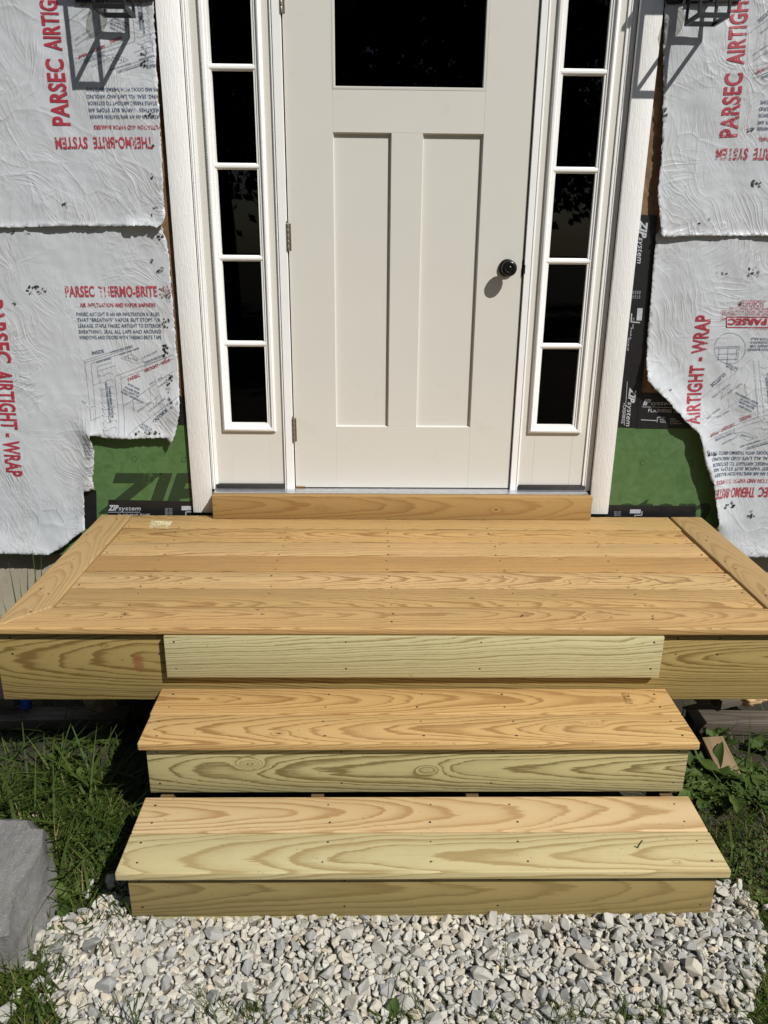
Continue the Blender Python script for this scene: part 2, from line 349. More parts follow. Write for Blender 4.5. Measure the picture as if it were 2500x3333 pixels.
def mk_glass(name, tint, spec):
    k = NT(name); fr = k.n('Fresnel'); fr.inputs[0].default_value = 1.45
    gl = k.n('BsdfGlossy'); gl.inputs['Roughness'].default_value = .015; tr = k.n('BsdfTransparent'); tr.inputs[0].default_value = (*tint, 1)
    mx = k.n('MixShader'); ge = k.n('NewGeometry'); k.set(mx.inputs[0], k.math('MULTIPLY', k.math('MULTIPLY', fr.outputs[0], spec), k.math('SUBTRACT', 1., ge.outputs['Backfacing'])))
    k.t.links.new(tr.outputs[0], mx.inputs[1]); k.t.links.new(gl.outputs[0], mx.inputs[2]); k.t.links.new(mx.outputs[0], k.out.inputs[0]); return k.m
M['glass'] = mk_glass('dark_glazing', (.36, .37, .36), 1.05)
M['clear'] = mk_glass('lantern_glass', (.985, .987, .985), .8)
M['bulb'] = mk_glass('bulb_glass', (.75, .74, .70), 1.2)

# wood palettes (early wood, late wood)
TAN = ((.50, .318, .132), (.27, .138, .046)); GRN = ((.50, .44, .205), (.22, .155, .045)); PALE = ((.65, .50, .27), (.44, .265, .105)); PGRN = ((.575, .51, .255), (.40, .30, .115))
ORG = ((.62, .375, .14), (.38, .175, .045)); OLV = ((.43, .345, .125), (.21, .145, .036))
GREY = ((.12, .10, .08), (.06, .047, .034)); OLDT = ((.25, .175, .10), (.15, .09, .042))

def board_x(name, x0, x1, yf, yb, zt, th, mat, parent, bev=.004, seg=3):
    return box(name, x0, x1, min(yf, yb), max(yf, yb), zt-th, zt, mat, parent, bev, seg)
def riser(name, x0, x1, yface, th, z0, z1, matargs, parent, bev=.002, seg=2):
    """upright board; built flat so that the grain faces out, then stood up"""
    c = ((x0+x1)/2, yface+th/2, (z0+z1)/2); L, Hh = (x1-x0)/2, (z1-z0)/2; bm = bmesh.new()
    bm_box(bm, -L, L, -Hh, Hh, -th/2, th/2)
    bmesh.ops.bevel(bm, geom=bm.edges[:], offset=bev, segments=seg, affect='EDGES', profile=.5)
    me = bm_mesh(bm); me.shade_smooth(); me.set_sharp_from_angle(angle=R(40))
    return link(name, me, matargs, parent, c, (R(90), 0, 0))
def screws(board, spots, r=.0032):
    """dark screw recesses; spots are world points, axis the direction they face"""
    bm = bmesh.new()
    for p, ax in spots:
        a = Vector(ax); q = a.orthogonal().normalized(); b = a.cross(q); c = Vector(p)+a*.0006; rr = r*random.uniform(.75, 1.15)
        vs_ = [bm.verts.new(c+(q*math.cos(t*math.pi/4)+b*math.sin(t*math.pi/4)*random.uniform(.8, 1.2))*rr) for t in range(8)]
        f = bm.faces.new(vs_)
    me = bm_mesh(bm); o = link('screw_heads', me, M['screw'], board); o['kind'] = 'stuff'; return o
random.seed(4)

# ================================================================ GROUND
GZ = -.575
bm = bmesh.new()
nx, ny = 150, 130
def ground_z(x, y):
    return GZ + .010*noise.noise((x*2.2, y*2.2, 0)) + .006*noise.noise((x*7, y*7, 3))
gv = {}
xs = [-60, -30, -14, -7, -4]+[-2.6+i*.05 for i in range(125)]+[5, 8, 14, 30, 60]; ys = [-60, -30, -14, -8, -5]+[-3.2+i*.05 for i in range(64)]+[.02]
for i, x in enumerate(xs):
    for j, y in enumerate(ys): gv[i, j] = bm.verts.new((x, y, ground_z(x, y)))
for i in range(len(xs)-1):
    for j in range(len(ys)-1): bm.faces.new((gv[i, j], gv[i+1, j], gv[i+1, j+1], gv[i, j+1]))
tag(link('ground', bm_mesh(bm, True), M['soil']), kind='structure')

# ================================================================ HOUSE WALL
YW = -.012                                   # face of the sheathing
GT_L = wp(600, 1380, YW)[1]; 
wall = thing('house_wall', (-1.5, .1, -.2), 'house wall of bare sheathing around the front door, partly covered by torn white wrap', 'wall')
XL0, XR1, ZT = -3.0, 3.9, 2.75
def sheath(name, x0, x1, z0, z1, mat): return box(name, x0, x1, YW, .1, z0, z1, mat, wall, .001)
zs = .385
sheath('strand_board', XL0, -.37, zs+.002, ZT, M['osb']); sheath('strand_board', 1.272, XR1, zs+.002, ZT, M['osb'])
sheath('strand_board', -.368, 1.27, 2.24, ZT, M['osb'])
gl_ = sheath('green_panel', XL0, -.37, -.2, zs-.002, M['green']); gr_ = sheath('green_panel', 1.272, XR1, -.2, zs-.002, M['green'])
sheath('rim_board', -.368, 1.27, -.2, .088, M['osb'])
found = box('foundation_wall', XL0+.03, XR1-.03, .022, .2, -.95, -.2005, M['concrete'], None, .003)
tag(found, 'beige concrete foundation wall below the torn wrap, beside the deck', 'wall')
# unlit interior behind the glass
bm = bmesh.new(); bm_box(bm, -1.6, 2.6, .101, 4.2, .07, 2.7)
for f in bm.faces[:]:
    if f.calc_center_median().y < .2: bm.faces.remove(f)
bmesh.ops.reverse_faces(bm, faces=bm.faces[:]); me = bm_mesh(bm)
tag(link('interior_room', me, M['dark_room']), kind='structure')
bm = bmesh.new()                              # back of the wall seen from inside: closes the room round the opening
# ---- printing on wall surfaces
_fontcache = {}
def text_mesh(s, bold=.0):
    cu = bpy.data.curves.new('t', 'FONT'); cu.body = s; cu.resolution_u = 3; cu.offset = bold; cu.space_character = 1.05
    ob = bpy.data.objects.new('t', cu); me = bpy.data.meshes.new_from_object(ob)
    bpy.data.objects.remove(ob); bpy.data.curves.remove(cu); return me
_h = text_mesh('H'); CAP = max(v.co.y for v in _h.vertices)
def lettering(parent, s, p0, p1, hpx, mat, surf, bold=.012, inside=None, slant=0., name='lettering', stripes=0, mirror=False):
    """s printed with its baseline from pixel p0 to p1; surf(x,z) gives the sheet's y"""
    me = text_mesh(s, bold); a = Vector(wp(*p0)); b = Vector(wp(*p1)); L = (b-a).length
    u = (b-a)/L; v = Vector((-u.y, u.x))
    x0 = min(q.co.x for q in me.vertices); x1 = max(q.co.x for q in me.vertices)
    q0 = Vector(wp((p0[0]+p1[0])/2, (p0[1]+p1[1])/2)); e = Vector((-(p1[1]-p0[1]), (p1[0]-p0[0]))).normalized()*-hpx
    hh = (Vector(wp((p0[0]+p1[0])/2-e.x*-1 if False else (p0[0]+p1[0])/2+e.x, (p0[1]+p1[1])/2+(-abs(e.y) if False else e.y)))-q0).length
    bm = bmesh.new(); bm.from_mesh(me); bpy.data.meshes.remove(me)
    for w in bm.verts:
        t, k = (w.co.x-x0)/(x1-x0)*L, w.co.y/CAP*hh*.94
        t += slant*k
        P = a+u*t+v*k; w.co = (P.x, 0, P.y)
    bmesh.ops.triangulate(bm, faces=bm.faces[:])
    for lim in (.04, .02, .012):
        ed = [e for e in bm.edges if e.calc_length() > lim]
        if ed and lim < max(hh, .03)*1.3:
            bmesh.ops.subdivide_edges(bm, edges=ed, cuts=1); bmesh.ops.triangulate(bm, faces=bm.faces[:])
    if inside:
        bmesh.ops.delete(bm, geom=[f for f in bm.faces if not inside(f.calc_center_median().x, f.calc_center_median().z)], context='FACES')
    for w in bm.verts: w.co.y = surf(w.co.x, w.co.z)-.0016
    for f in bm.faces:
        f.normal_update()
        if f.normal.y > 0: f.normal_flip()
    return link(name, bm_mesh(bm), mat, parent)
def linework(parent, lines, mat, surf, w=.0011, inside=None, name='diagram_lines'):
    bm = bmesh.new()
    for ln in lines:
        pts = [Vector(wp(*p)) for p in ln]
        for a, b in zip(pts, pts[1:]):
            d = b-a; n = max(1, int(d.length/.014)); nn = Vector((-d.y, d.x)).normalized()*w/2
            for i in range(n):
                c, e = a+d*i/n, a+d*(i+1)/n
                if inside and not inside(*((c+e)/2)): continue
                vs_ = [bm.verts.new((q.x, surf(q.x, q.y)-.0016, q.y)) for q in (c-nn, e-nn, e+nn, c+nn)]
                f = bm.faces.new(vs_); f.normal_update()
                if f.normal.y > 0: f.normal_flip()
    o = link(name, bm_mesh(bm), mat, parent); return o
flat_w = lambda x, z: YW
# big panel printing, green sheathing
lettering(gl_, 'ZIP', (322, 1663), (640, 1663), 121, M['zipink'], flat_w, bold=.05, slant=.42, inside=lambda x, z: x < -.371)
lettering(gr_, 'stem', (1985, 1700), (2292, 1700), 92, M['zipink'], flat_w, bold=.025, slant=.35)
def ring_pts(px, py, r, n=14): return [(px+r*math.cos(2*math.pi*i/n), py+r*math.sin(2*math.pi*i/n)) for i in range(n+1)]
linework(gl_, [ring_pts(437, 1494, 8), [(590, 1489), (604, 1489), (604, 1503), (590, 1503), (590, 1489)]], M['zipink'], flat_w, .0012, name='stamped_marks')
linework(gr_, [ring_pts(2093, 1507, 8), [(2243, 1502), (2257, 1502), (2257, 1516), (2243, 1516), (2243, 1502)]], M['zipink'], flat_w, .0012, name='stamped_marks')

# ---- flashing tapes
def tape(poly_px, label, t=.0014, y=YW-.0005, group='black flashing tapes beside the door'):
    poly = [wp(*p, YW) for p in poly_px]
    o = prism('flashing_tape', poly, y-t, y, M['tape'], None, axis='y'); tag(o, label, 'tape', group); return o
YT = YW-.0019; tsurf = lambda x, z: YT+.0002
tl = tape([(354, 1626), (634, 1632), (650, 1720), (352, 1720)], 'black flashing tape strip left of the door along the deck edge')
lettering(tl, 'ZIP', (352, 1661), (384, 1661), 17, M['tape_print'], tsurf, .05, slant=.3)
lettering(tl, 'system', (386, 1661), (457, 1661), 14, M['tape_print'], tsurf, .01, slant=.25)
lettering(tl, 'FLASHING TAPE', (386, 1684), (489, 1684), 12, M['tape_print'], tsurf, .01)
linework(tl, [[(352, 1667), (456, 1667)]], M['tape_print'], tsurf, .002, name='underline')
for i in range(5): lettering(tl, 'ESR-2%d45'%i, (538, 1657.5+i*5.4), (561, 1657.5+i*5.4), 3.6, M['tape_print'], tsurf, 0, name='small_print')
link('print_block', mesh_from([(x, YT-.001, z) for x, z in (wp(591, 1647), wp(624, 1647), wp(624, 1661), wp(591, 1661))], [(3, 2, 1, 0)]), M['tape_print'], tl)
linework(tl, [[(605, 1677), (605, 1666), (626, 1666)]], M['tape_print'], tsurf, .004, name='print_mark')
tr_ = tape([(1970, 1643), (2264, 1647), (2264, 1720), (1960, 1720)], 'black flashing tape strip right of the door along the deck edge')
for i in range(3): lettering(tr_, 'ESR-%d473'%(i+1), (1999, 1668+i*5.6), (2020, 1668+i*5.6), 3.8, M['tape_print'], tsurf, 0, name='small_print')
link('print_block', mesh_from([(x, YT-.001, z) for x, z in (wp(2051, 1658), wp(2086, 1658), wp(2085, 1671), wp(2050, 1671))], [(3, 2, 1, 0)]), M['tape_print'], tr_)
linework(tr_, [[(2090, 1664), (2089, 1677), (2066, 1677), (2066, 1682)]], M['tape_print'], tsurf, .004, name='print_mark')
tv = tape([(2040, 696), (2140, 702), (2078, 1392), (1990, 1389)], 'black flashing tape running vertically beside the right door casing')
def vtext(par, s, p0, p1, h, **kw): return lettering(par, s, p0, p1, h, M['tape_print'], tsurf, **kw)
vtext(tv, 'ZIP', (2085, 716), (2080, 770), 24, bold=.05, slant=.3); vtext(tv, 'system', (2080, 772), (2073, 856), 18, bold=.01, slant=.25)
for i in range(4): vtext(tv, 'ESR-147%d'%i, (2081-i*7, 947), (2079-i*7, 972), 4.2, bold=0, name='small_print')
link('print_block', mesh_from([(x, YT-.001, z) for x, z in (wp(2075, 1003), wp(2092, 1003), wp(2089, 1043), wp(2072, 1043))], [(3, 2, 1, 0)]), M['tape_print'], tv)
linework(tv, [[(2056, 1020), (2054, 1048), (2083, 1050)]], M['tape_print'], tsurf, .0045, name='print_mark')
for i, s in enumerate(('ROLL TAPE', 'PARA', 'APLICAR USE')): vtext(tv, s, (2060-i*8, 1035+i*32), (2057-i*8, 1070+i*36), 5, bold=.01, name='small_print')
vtext(tv, 'ZIP', (2051, 1262), (2044, 1306), 22, bold=.05, slant=.3); vtext(tv, 'system', (2044, 1308), (2037, 1386), 17, bold=.01, slant=.25); vtext(tv, 'FLASHING', (2029, 1312), (2022, 1378), 9, bold=.01)
linework(tv, [[(2042, 1242), (2032, 1384)]], M['tape_print'], tsurf, .002, name='underline')
th_ = tape([(2080, 1279), (2330, 1288), (2330, 1396), (2070, 1392)], 'black flashing tape lying horizontally under the torn diagonal wrap edge', y=YW-.0020)
th2 = lambda x, z: YT-.0013
lettering(th_, 'IP', (2092, 1318), (2113, 1318), 19, M['tape_print'], th2, .05, slant=.3); lettering(th_, 'system', (2116, 1318), (2188, 1318), 14, M['tape_print'], th2, .01, slant=.25)
lettering(th_, 'FLASHING TAPE', (2109, 1341), (2230, 1343), 11, M['tape_print'], th2, .012); linework(th_, [[(2089, 1324), (2190, 1326)]], M['tape_print'], th2, .002, name='underline')
for i, s in enumerate(('ROLL', 'TAPE')): lettering(th_, s, (2147, 1368+i*8), (2167, 1368+i*8), 5.5, M['tape_print'], th2, .01, name='small_print')
for i, s in enumerate(('PARA', 'APLICAR', 'EL RODILLO')): lettering(th_, s, (2180, 1366+i*7), (2200+i*9, 1366+i*7), 4.6, M['tape_print'], th2, .01, name='small_print')
linework(th_, [[(2138, 1374), (2140, 1358), (2164, 1358)], [(2086, 1366), (2140, 1369)]], M['tape_print'], th2, .003, name='print_mark')
tape([(560, 1290), (660, 1292), (660, 1384), (560, 1382)], 'black flashing tape scrap peeking out between left casing and torn wrap')
tape([(245, -60), (530, -60), (506, 10), (255, 16)], 'black flashing tape behind the left wall lantern', y=YW-.026)
tape([(2150, -60), (2440, -60), (2400, 10), (2160, 22)], 'black flashing tape behind the right wall lantern', y=YW-.026)
tape([(276, 1592), (314, 1596), (316, 1720), (276, 1720)], 'black strip exposed by the tear at lower left of wrap')  # flat black strip behind the tear, built by the tape function

# ---- house wrap sheets
def inpoly(poly):
    def f(x, z):
        c = False; n = len(poly)
        for i in range(n):
            (xa, za), (xb, zb) = poly[i], poly[(i+1) % n]
            if (za > z) != (zb > z) and x < (xb-xa)*(z-za)/(zb-za)+xa: c = not c
        return c
    return f
def segdist(x, z, pl):
    best = 9
    for (xa, za), (xb, zb) in zip(pl, pl[1:]):
        dx, dz = xb-xa, zb-za; t = max(0, min(1, ((x-xa)*dx+(z-za)*dz)/(dx*dx+dz*dz+1e-12)))
        best = min(best, math.hypot(x-xa-t*dx, z-za-t*dz))
    return best
def surface(y0, seed, curls):
    def f(x, z):
        n = noise.noise
        y = y0
        y -= .0065*(n((x*2.6, z*2.6, seed))+.5)
        y -= .0034*n((x*8+z*3, z*6, seed+4))
        q = n((x*20+z*7, z*7-x*4, seed+9)); y -= .0020*(1-min(1, abs(q)*2.6))*(.4+.6*abs(n((x*3, z*3, seed+2))))
        q = n((x*8-z*15, z*24+x*6, seed+19)); y -= .0015*(1-min(1, abs(q)*2.8))*(.4+.9*abs(n((x*3, z*4, seed+12))))
        for pl, amt, wd in curls:
            d = segdist(x, z, pl)
            if d < wd: t = 1-d/wd; y -= amt*t*t*(1+.35*n((x*12, z*12, seed)))
        return min(y, YW-.003)
    return f
def wrap(name_px, label, y0, seed, curl_px, ext=()):
    poly = [wp(*p) for p in name_px]
    # fray the outline
    rng = random.Random(seed); out = []
    for i, (a, b) in enumerate(zip(poly, poly[1:]+poly[:1])):
        a, b = Vector(a), Vector(b); L = (b-a).length; n = max(1, int(L/.008)); off = min(abs(v) for v in ())if False else 0
        vis = -1.5 < a.x < 2.3 and -1.5 < b.x < 2.3 and a.y < 2.1
        for k in range(n):
            p = a+(b-a)*k/n
            j = .0030 if vis and k else 0
            out.append((p.x+rng.uniform(-j, j), p.y+rng.uniform(-j, j)))
    inside = inpoly(poly); surf = surface(y0, seed, [([wp(*p) for p in pl], a, w) for pl, a, w in curl_px])
    xs_ = [p[0] for p in poly]; zs_ = [p[1] for p in poly]
    pts = [Vector(p) for p in out]; n = len(pts); edges = [(i, (i+1) % n) for i in range(n)]
    st = .0125; x = min(xs_)
    outset = out
    while x < max(xs_):
        fine = -1.36 < x < 2.16; z = min(zs_)
        stx = st if fine else .07
        while z < max(zs_):
            fz = fine and z < 2.02; s2 = st if fz else .07
            xx, zz = x+rng.uniform(-.35, .35)*(stx if fz else .06), z+rng.uniform(-.35, .35)*s2
            if inside(xx, zz) and (fz or rng.random() < (.2 if fine else 1)):
                pts.append(Vector((xx, zz)))
            z += s2
        x += stx
    v2, e2, f2, *_ = geometry.delaunay_2d_cdt(pts, edges, [], 1, 1e-5)
    me = mesh_from([(p.x, surf(p.x, p.y), p.y) for p in v2], [tuple(f) for f in f2], smooth=True)
    bm = bmesh.new(); bm.from_mesh(me)
    for f in bm.faces:
        f.normal_update()
        if f.normal.y > 0: f.normal_flip()
    bm.to_mesh(me); bm.free(); me.shade_smooth()
    o = link('house_wrap', me, M['wrap'])
    sd = o.modifiers.new('thickness', 'SOLIDIFY'); sd.thickness = .0006; sd.offset = -1
    tag(o, label, 'house wrap', 'torn house wrap sheets'); return o, surf, inside
FL, FR_ = -2600, 5200      # far ends, well outside the frame
B_edge = [(527, 734), (544, 784), (553, 850), (561, 960), (572, 1100), (584, 1240), (591, 1333), (576, 1409), (563, 1438), (544, 1420), (523, 1419), (440, 1424), (346, 1421), (318, 1412), (302, 1411), (300, 1425), (306, 1440), (310, 1480), (308, 1520), (304, 1555), (310, 1590), (296, 1596), (276, 1598), (278, 1650), (282, 1720), (253, 1738), (210, 1774), (169, 1797), (127, 1799), (60, 1796), (0, 1795), (-300, 1795), (-1600, 1790)]
wB, sB, iB = wrap([(-1600, 700), (0, 715), (480, 712)]+B_edge, 'lower left white house wrap, torn open above the green panel', YW-.0055, 11,
    [([(591, 1333), (563, 1438), (440, 1424), (302, 1411)], .026, .12), ([(282, 1720), (169, 1797), (0, 1795), (-900, 1795)], .022, .16), ([(302, 1425), (278, 1650)], .010, .06)])
wA, sA, iA = wrap([(-1600, -900), (460, -900), (502, 0), (512, 190), (523, 380), (533, 560), (542, 709), (534, 728), (519, 742), (495, 733), (400, 737), (250, 735), (120, 739), (0, 742), (-1600, 742)],
    'upper left white house wrap with upside-down print, below the left lantern', YW-.016, 23, [([(0, 742), (250, 735), (400, 737), (519, 740)], .006, .022), ([(542, 709), (519, 742), (430, 735)], .016, .05)])
D_edge = [(2500, 790), (2131, 769), (2133, 790), (2126, 830), (2122, 880), (2112, 1010), (2105, 1085), (2101, 1152), (2096, 1232), (2120, 1260), (2160, 1296), (2225, 1369), (2265, 1405), (2276, 1450), (2285, 1500), (2298, 1540), (2312, 1572), (2320, 1640), (2328, 1699), (2324, 1712), (2330, 1724), (2340, 1812), (2435, 1809), (2500, 1807), (2800, 1807), (4100, 1807)]
wD, sD, iD = wrap([(4100, 738), (2500, 738), (2150, 742)]+D_edge[1:], 'lower right white house wrap with a diagonal torn edge', YW-.0055, 37,
    [([(2096, 1232), (2225, 1369), (2265, 1405), (2312, 1572), (2328, 1699)], .034, .13), ([(2131, 769), (2112, 1010), (2096, 1232)], .006, .05), ([(2330, 1800), (3000, 1807)], .02, .12)])
wC, sC, iC = wrap([(4100, -900), (2175, -900), (2160, 22), (2155, 105), (2153, 253), (2151, 362), (2149.5, 452), (2146, 524), (2135, 615), (2137, 669), (2141, 720), (2146, 767), (2152, 772), (2250, 769), (2500, 767), (4100, 762)],
    'upper right white house wrap with upside-down print, beside the right lantern', YW-.016, 51, [([(2146, 767), (2500, 767), (4100, 762)], .007, .022), ([(2153, 253), (2135, 615), (2146, 767)], .006, .03)])

RB, RF, BL, LN = M['red'], M['red2'], M['blue'], M['line']
def L_(o, s, p0, p1, h, mat, surf, ins, **kw): return lettering(o, s, p0, p1, h, mat, surf, inside=ins, **kw)
PAR = ['PARSEC AIRTIGHT IS AN AIR INFILTRATION BARRIER', 'THAT "BREATHES" VAPOR BUT STOPS AIR', 'LEAKAGE. STAPLE PARSEC AIRTIGHT TO EXTERIOR', 'SHEATHING. SEAL ALL LAPS AND AROUND', 'WINDOWS AND DOORS WITH THERMO-BRITE TAPE']
# upper left sheet (printing upside down; vertical title reads upward)
L_(wA, 'PARSEC', (234, 411), (211, 196), 57, RB, sA, iA, bold=.03); L_(wA, 'AIRTIGHT - WRAP', (208, 169), (161, -275), 57, RB, sA, iA, bold=.03)
L_(wA, 'THERMO-BRITE', (500, 449), (308, 449), 37, RF, sA, iA, bold=.03); L_(wA, 'SYSTEM', (289, 449), (184, 450), 37, RF, sA, iA, bold=.03)
L_(wA, 'AIR INFILTRATION AND VAPOR BARRIERS', (566, 410), (311, 410), 14, RF, sA, iA, bold=.02)
for i, (s, yy, xl, xr) in enumerate(zip(PAR, (376.5, 355, 332.5, 311, 288), (297, 293, 291, 288, 286), (575, 575, 572, 565, 563))): L_(wA, s, (xr, yy), (xl, yy), 12.5, BL, sA, iA, bold=.008)
# lower left sheet (upright)
L_(wB, 'PARSEC', (216, 965), (311, 965), 35, RF, sB, iB, bold=.03); L_(wB, 'THERMO-BRITE', (324, 965), (515, 965), 35, RF, sB, iB, bold=.03); L_(wB, 'SYSTEM', (532, 965), (640, 965), 35, RF, sB, iB, bold=.03)
L_(wB, 'AIR INFILTRATION AND VAPOR BARRIERS', (262.5, 999), (508, 999), 13.5, RB, sB, iB, bold=.025)
for s, yy, xl, xr in zip(PAR, (1028, 1046.5, 1065.5, 1084.5, 1103), (252, 255, 258, 259.5, 261.5), (522, 524, 526, 527, 527)): L_(wB, s, (xl, yy), (xr, yy), 12.2, BL, sB, iB, bold=.006)
L_(wB, 'PARSEC', (-42, 975), (-10, 1180), 52, RB, sB, iB, bold=.03); L_(wB, 'AIRTIGHT - WRAP', (-13, 1203), (27, 1547), 52, RB, sB, iB, bold=.03)
for i, s in enumerate(('PRODUCED', 'IN CANADA', 'PERATURE', 'TION CAN', 'CALL')): L_(wB, s, (277+i*.7, 1447+i*11), (327+i*.7-(22 if i == 4 else 0), 1447+i*11), 7.5, LN, sB, iB, bold=0, name='small_print')
for i, s in enumerate(('REPORT', 'ASTM', 'ASTM', 'ASTM')): L_(wB, s, (283+i*3, 1523+i*8), (306+i*3, 1523+i*8), 5.5, LN, sB, iB, bold=0, name='small_print')
L_(wB, 'Ge', (288, 1580), (303, 1580), 11, RF, sB, iB, bold=0, name='small_print')
# lower right sheet
L_(wD, 'AIRTIGHT - WRAP', (2269, 1376), (2311, 1024), 47, RB, sD, iD, bold=.03)
L_(wD, 'PARSEC', (2268, 1398), (2255, 1580), 47, RB, sD, lambda x, z: False) if False else None
for s, yy, xl in zip(('ENERGY RESEARCH / COMPUTERS', 'PARSEC INC. NICKET RAUMOVIC LRSP', 'P.O. BOX 38534 DALLAS TEXAS 75238', '214-341-6400', 'TEL. 800-441-1492', 'NITSAR BUILT COPY'), (1018, 1009, 1000, 991, 983, 975), (2343, 2344, 2375, 2400, 2400, 2405)):
    L_(wD, s, (xl+175 if len(s) > 20 else xl+85, yy+1), (xl, yy), 7.5, RF, sD, iD, bold=.006, name='small_print')
L_(wD, 'PARSEC', (2494, 1037), (2370, 1037), 20, RB, sD, iD, bold=.05); L_(wD, 'INC', (2361, 1032), (2345, 1032), 9, RF, sD, iD, bold=.01, name='small_print')
linework(wD, [[(2363, 1031), (2500, 1031), (2500, 1065), (2363, 1065), (2363, 1031)]], RB, sD, .0035, iD, name='logo_box')
L_(wD, 'MANUFACTURED BY', (2498, 1068), (2434, 1068), 5, RF, sD, iD, bold=0, name='small_print')
linework(wD, [ring_pts(2374, 1133, 50.5, 40), [(2326, 1128), (2404, 1126)], [(2326, 1133), (2396, 1131)], [(2334, 1152), (2400, 1150)], [(2332, 1170), (2398, 1168)], [(2339, 1133), (2336, 1171)], [(2368, 1130), (2366, 1180)], [(2398, 1126), (2394, 1172)], [(2404, 1126), (2400, 1172)]], BL, sD, .0012, iD)
for i, (s, xl) in enumerate((('YOUR AREA.', 2440), ('WHERE CONDENSA-', 2436), ('IN CLIMATE WHERE TEM-', 2438), ('INFILTRATION BARRIER', 2431))): L_(wD, s, (xl+(60 if i == 0 else 120), 1098+i*11.6), (xl, 1098+i*11.6), 8.5, BL, sD, iD, bold=.004, name='small_print')
for s, yy, xl, xr in zip(PAR[::-1], (1467, 1485, 1502.5, 1518.5, 1535), (2306, 2310, 2311, 2313, 2315), (2600, 2602, 2604, 2606, 2608)): L_(wD, s, (xr, yy), (xl, yy), 11.5, BL, sD, iD, bold=.006)
L_(wD, 'AIR INFILTRATION AND VAPOR BARRIERS', (2580, 1557), (2322, 1558), 13, RF, sD, iD, bold=.02)
L_(wD, 'THERMO-BRITE', (2457, 1586), (2323, 1586), 31, RF, sD, iD, bold=.03); L_(wD, 'PARSEC', (2560, 1585), (2470, 1585), 31, RF, sD, iD, bold=.03)
# upper right sheet
L_(wC, 'PARSEC', (2392, 447), (2410, 240), 57, RB, sC, iC, bold=.03); L_(wC, 'AIRTIGHT - WRAP', (2412, 213), (2451, -240), 57, RB, sC, iC, bold=.03)
L_(wC, 'SYSTEM', (2431, 485), (2327, 486), 37, RF, sC, iC, bold=.03); L_(wC, 'THERMO-BRITE', (2640, 485), (2450, 485), 37, RF, sC, iC, bold=.03)
L_(wC, 'AIR INFILTRATION AND VAPOR BARRIERS', (2715, 448), (2465, 448), 13.5, RF, sC, iC, bold=.02)
for s, yy, xl in zip(PAR, (415, 395, 372, 351, 329), (2458, 2460, 2463, 2465, 2470)): L_(wC, s, (xl+280, yy), (xl, yy), 12, BL, sC, iC, bold=.006)
# wall-section diagram, drawn once in the lower left sheet's pixels and turned half round for the others
def Q(x, y): return (x/2.37, 700+y/2.37)
DG = [[Q(660, 1118), Q(1025, 1000), Q(1028, 1018), Q(663, 1135)], [Q(660, 1118), Q(712, 1580), Q(800, 1540)], [Q(710, 1140), Q(1080, 1020)], [Q(710, 1140), Q(752, 1590)], [Q(757, 1165), Q(870, 1130)], [Q(757, 1165), Q(765, 1250)], [Q(765, 1200), Q(900, 1155)], [Q(728, 1308), Q(780, 1290)],
      [Q(893, 1240), Q(1340, 1075)], [Q(893, 1240), Q(935, 1690)], [Q(940, 1255), Q(1345, 1105)], [Q(940, 1255), Q(975, 1690)], [Q(1120, 1130), Q(1270, 1070), Q(1275, 1100), Q(1122, 1165), Q(1120, 1130)], [Q(940, 1100), Q(1020, 1070), Q(1120, 1130), Q(1050, 1140), Q(940, 1100)], [Q(960, 1470), Q(1160, 1330), Q(1170, 1400)], [Q(1160, 1330), Q(1340, 1200)], [Q(1080, 1620), Q(1400, 1380)], [Q(1000, 1690), Q(1090, 1610)],
      [Q(1020, 1470), Q(1045, 1510), Q(1030, 1420)], [Q(1190, 1430), Q(1220, 1390), Q(1210, 1450)], [Q(640, 1440), Q(690, 1480), Q(740, 1470)]]
for i in range(9):
    y = 1225+i*52; DG.append([Q(765+i*5+22*math.sin(t*.9+i)*0+ (t*23), y+ (14*math.sin(t*1.25))) for t in range(6)])
    DG.append([Q(770+i*5, y), Q(782+i*5, y+38), Q(800+i*5, y+50)])
def half_turn(c0, c1, sx=1., sy=1.):
    return lambda p: (c1[0]-(p[0]-c0[0])*sx, c1[1]-(p[1]-c0[1])*sy)
ident = lambda p: p
CT = Q(1000, 1300)
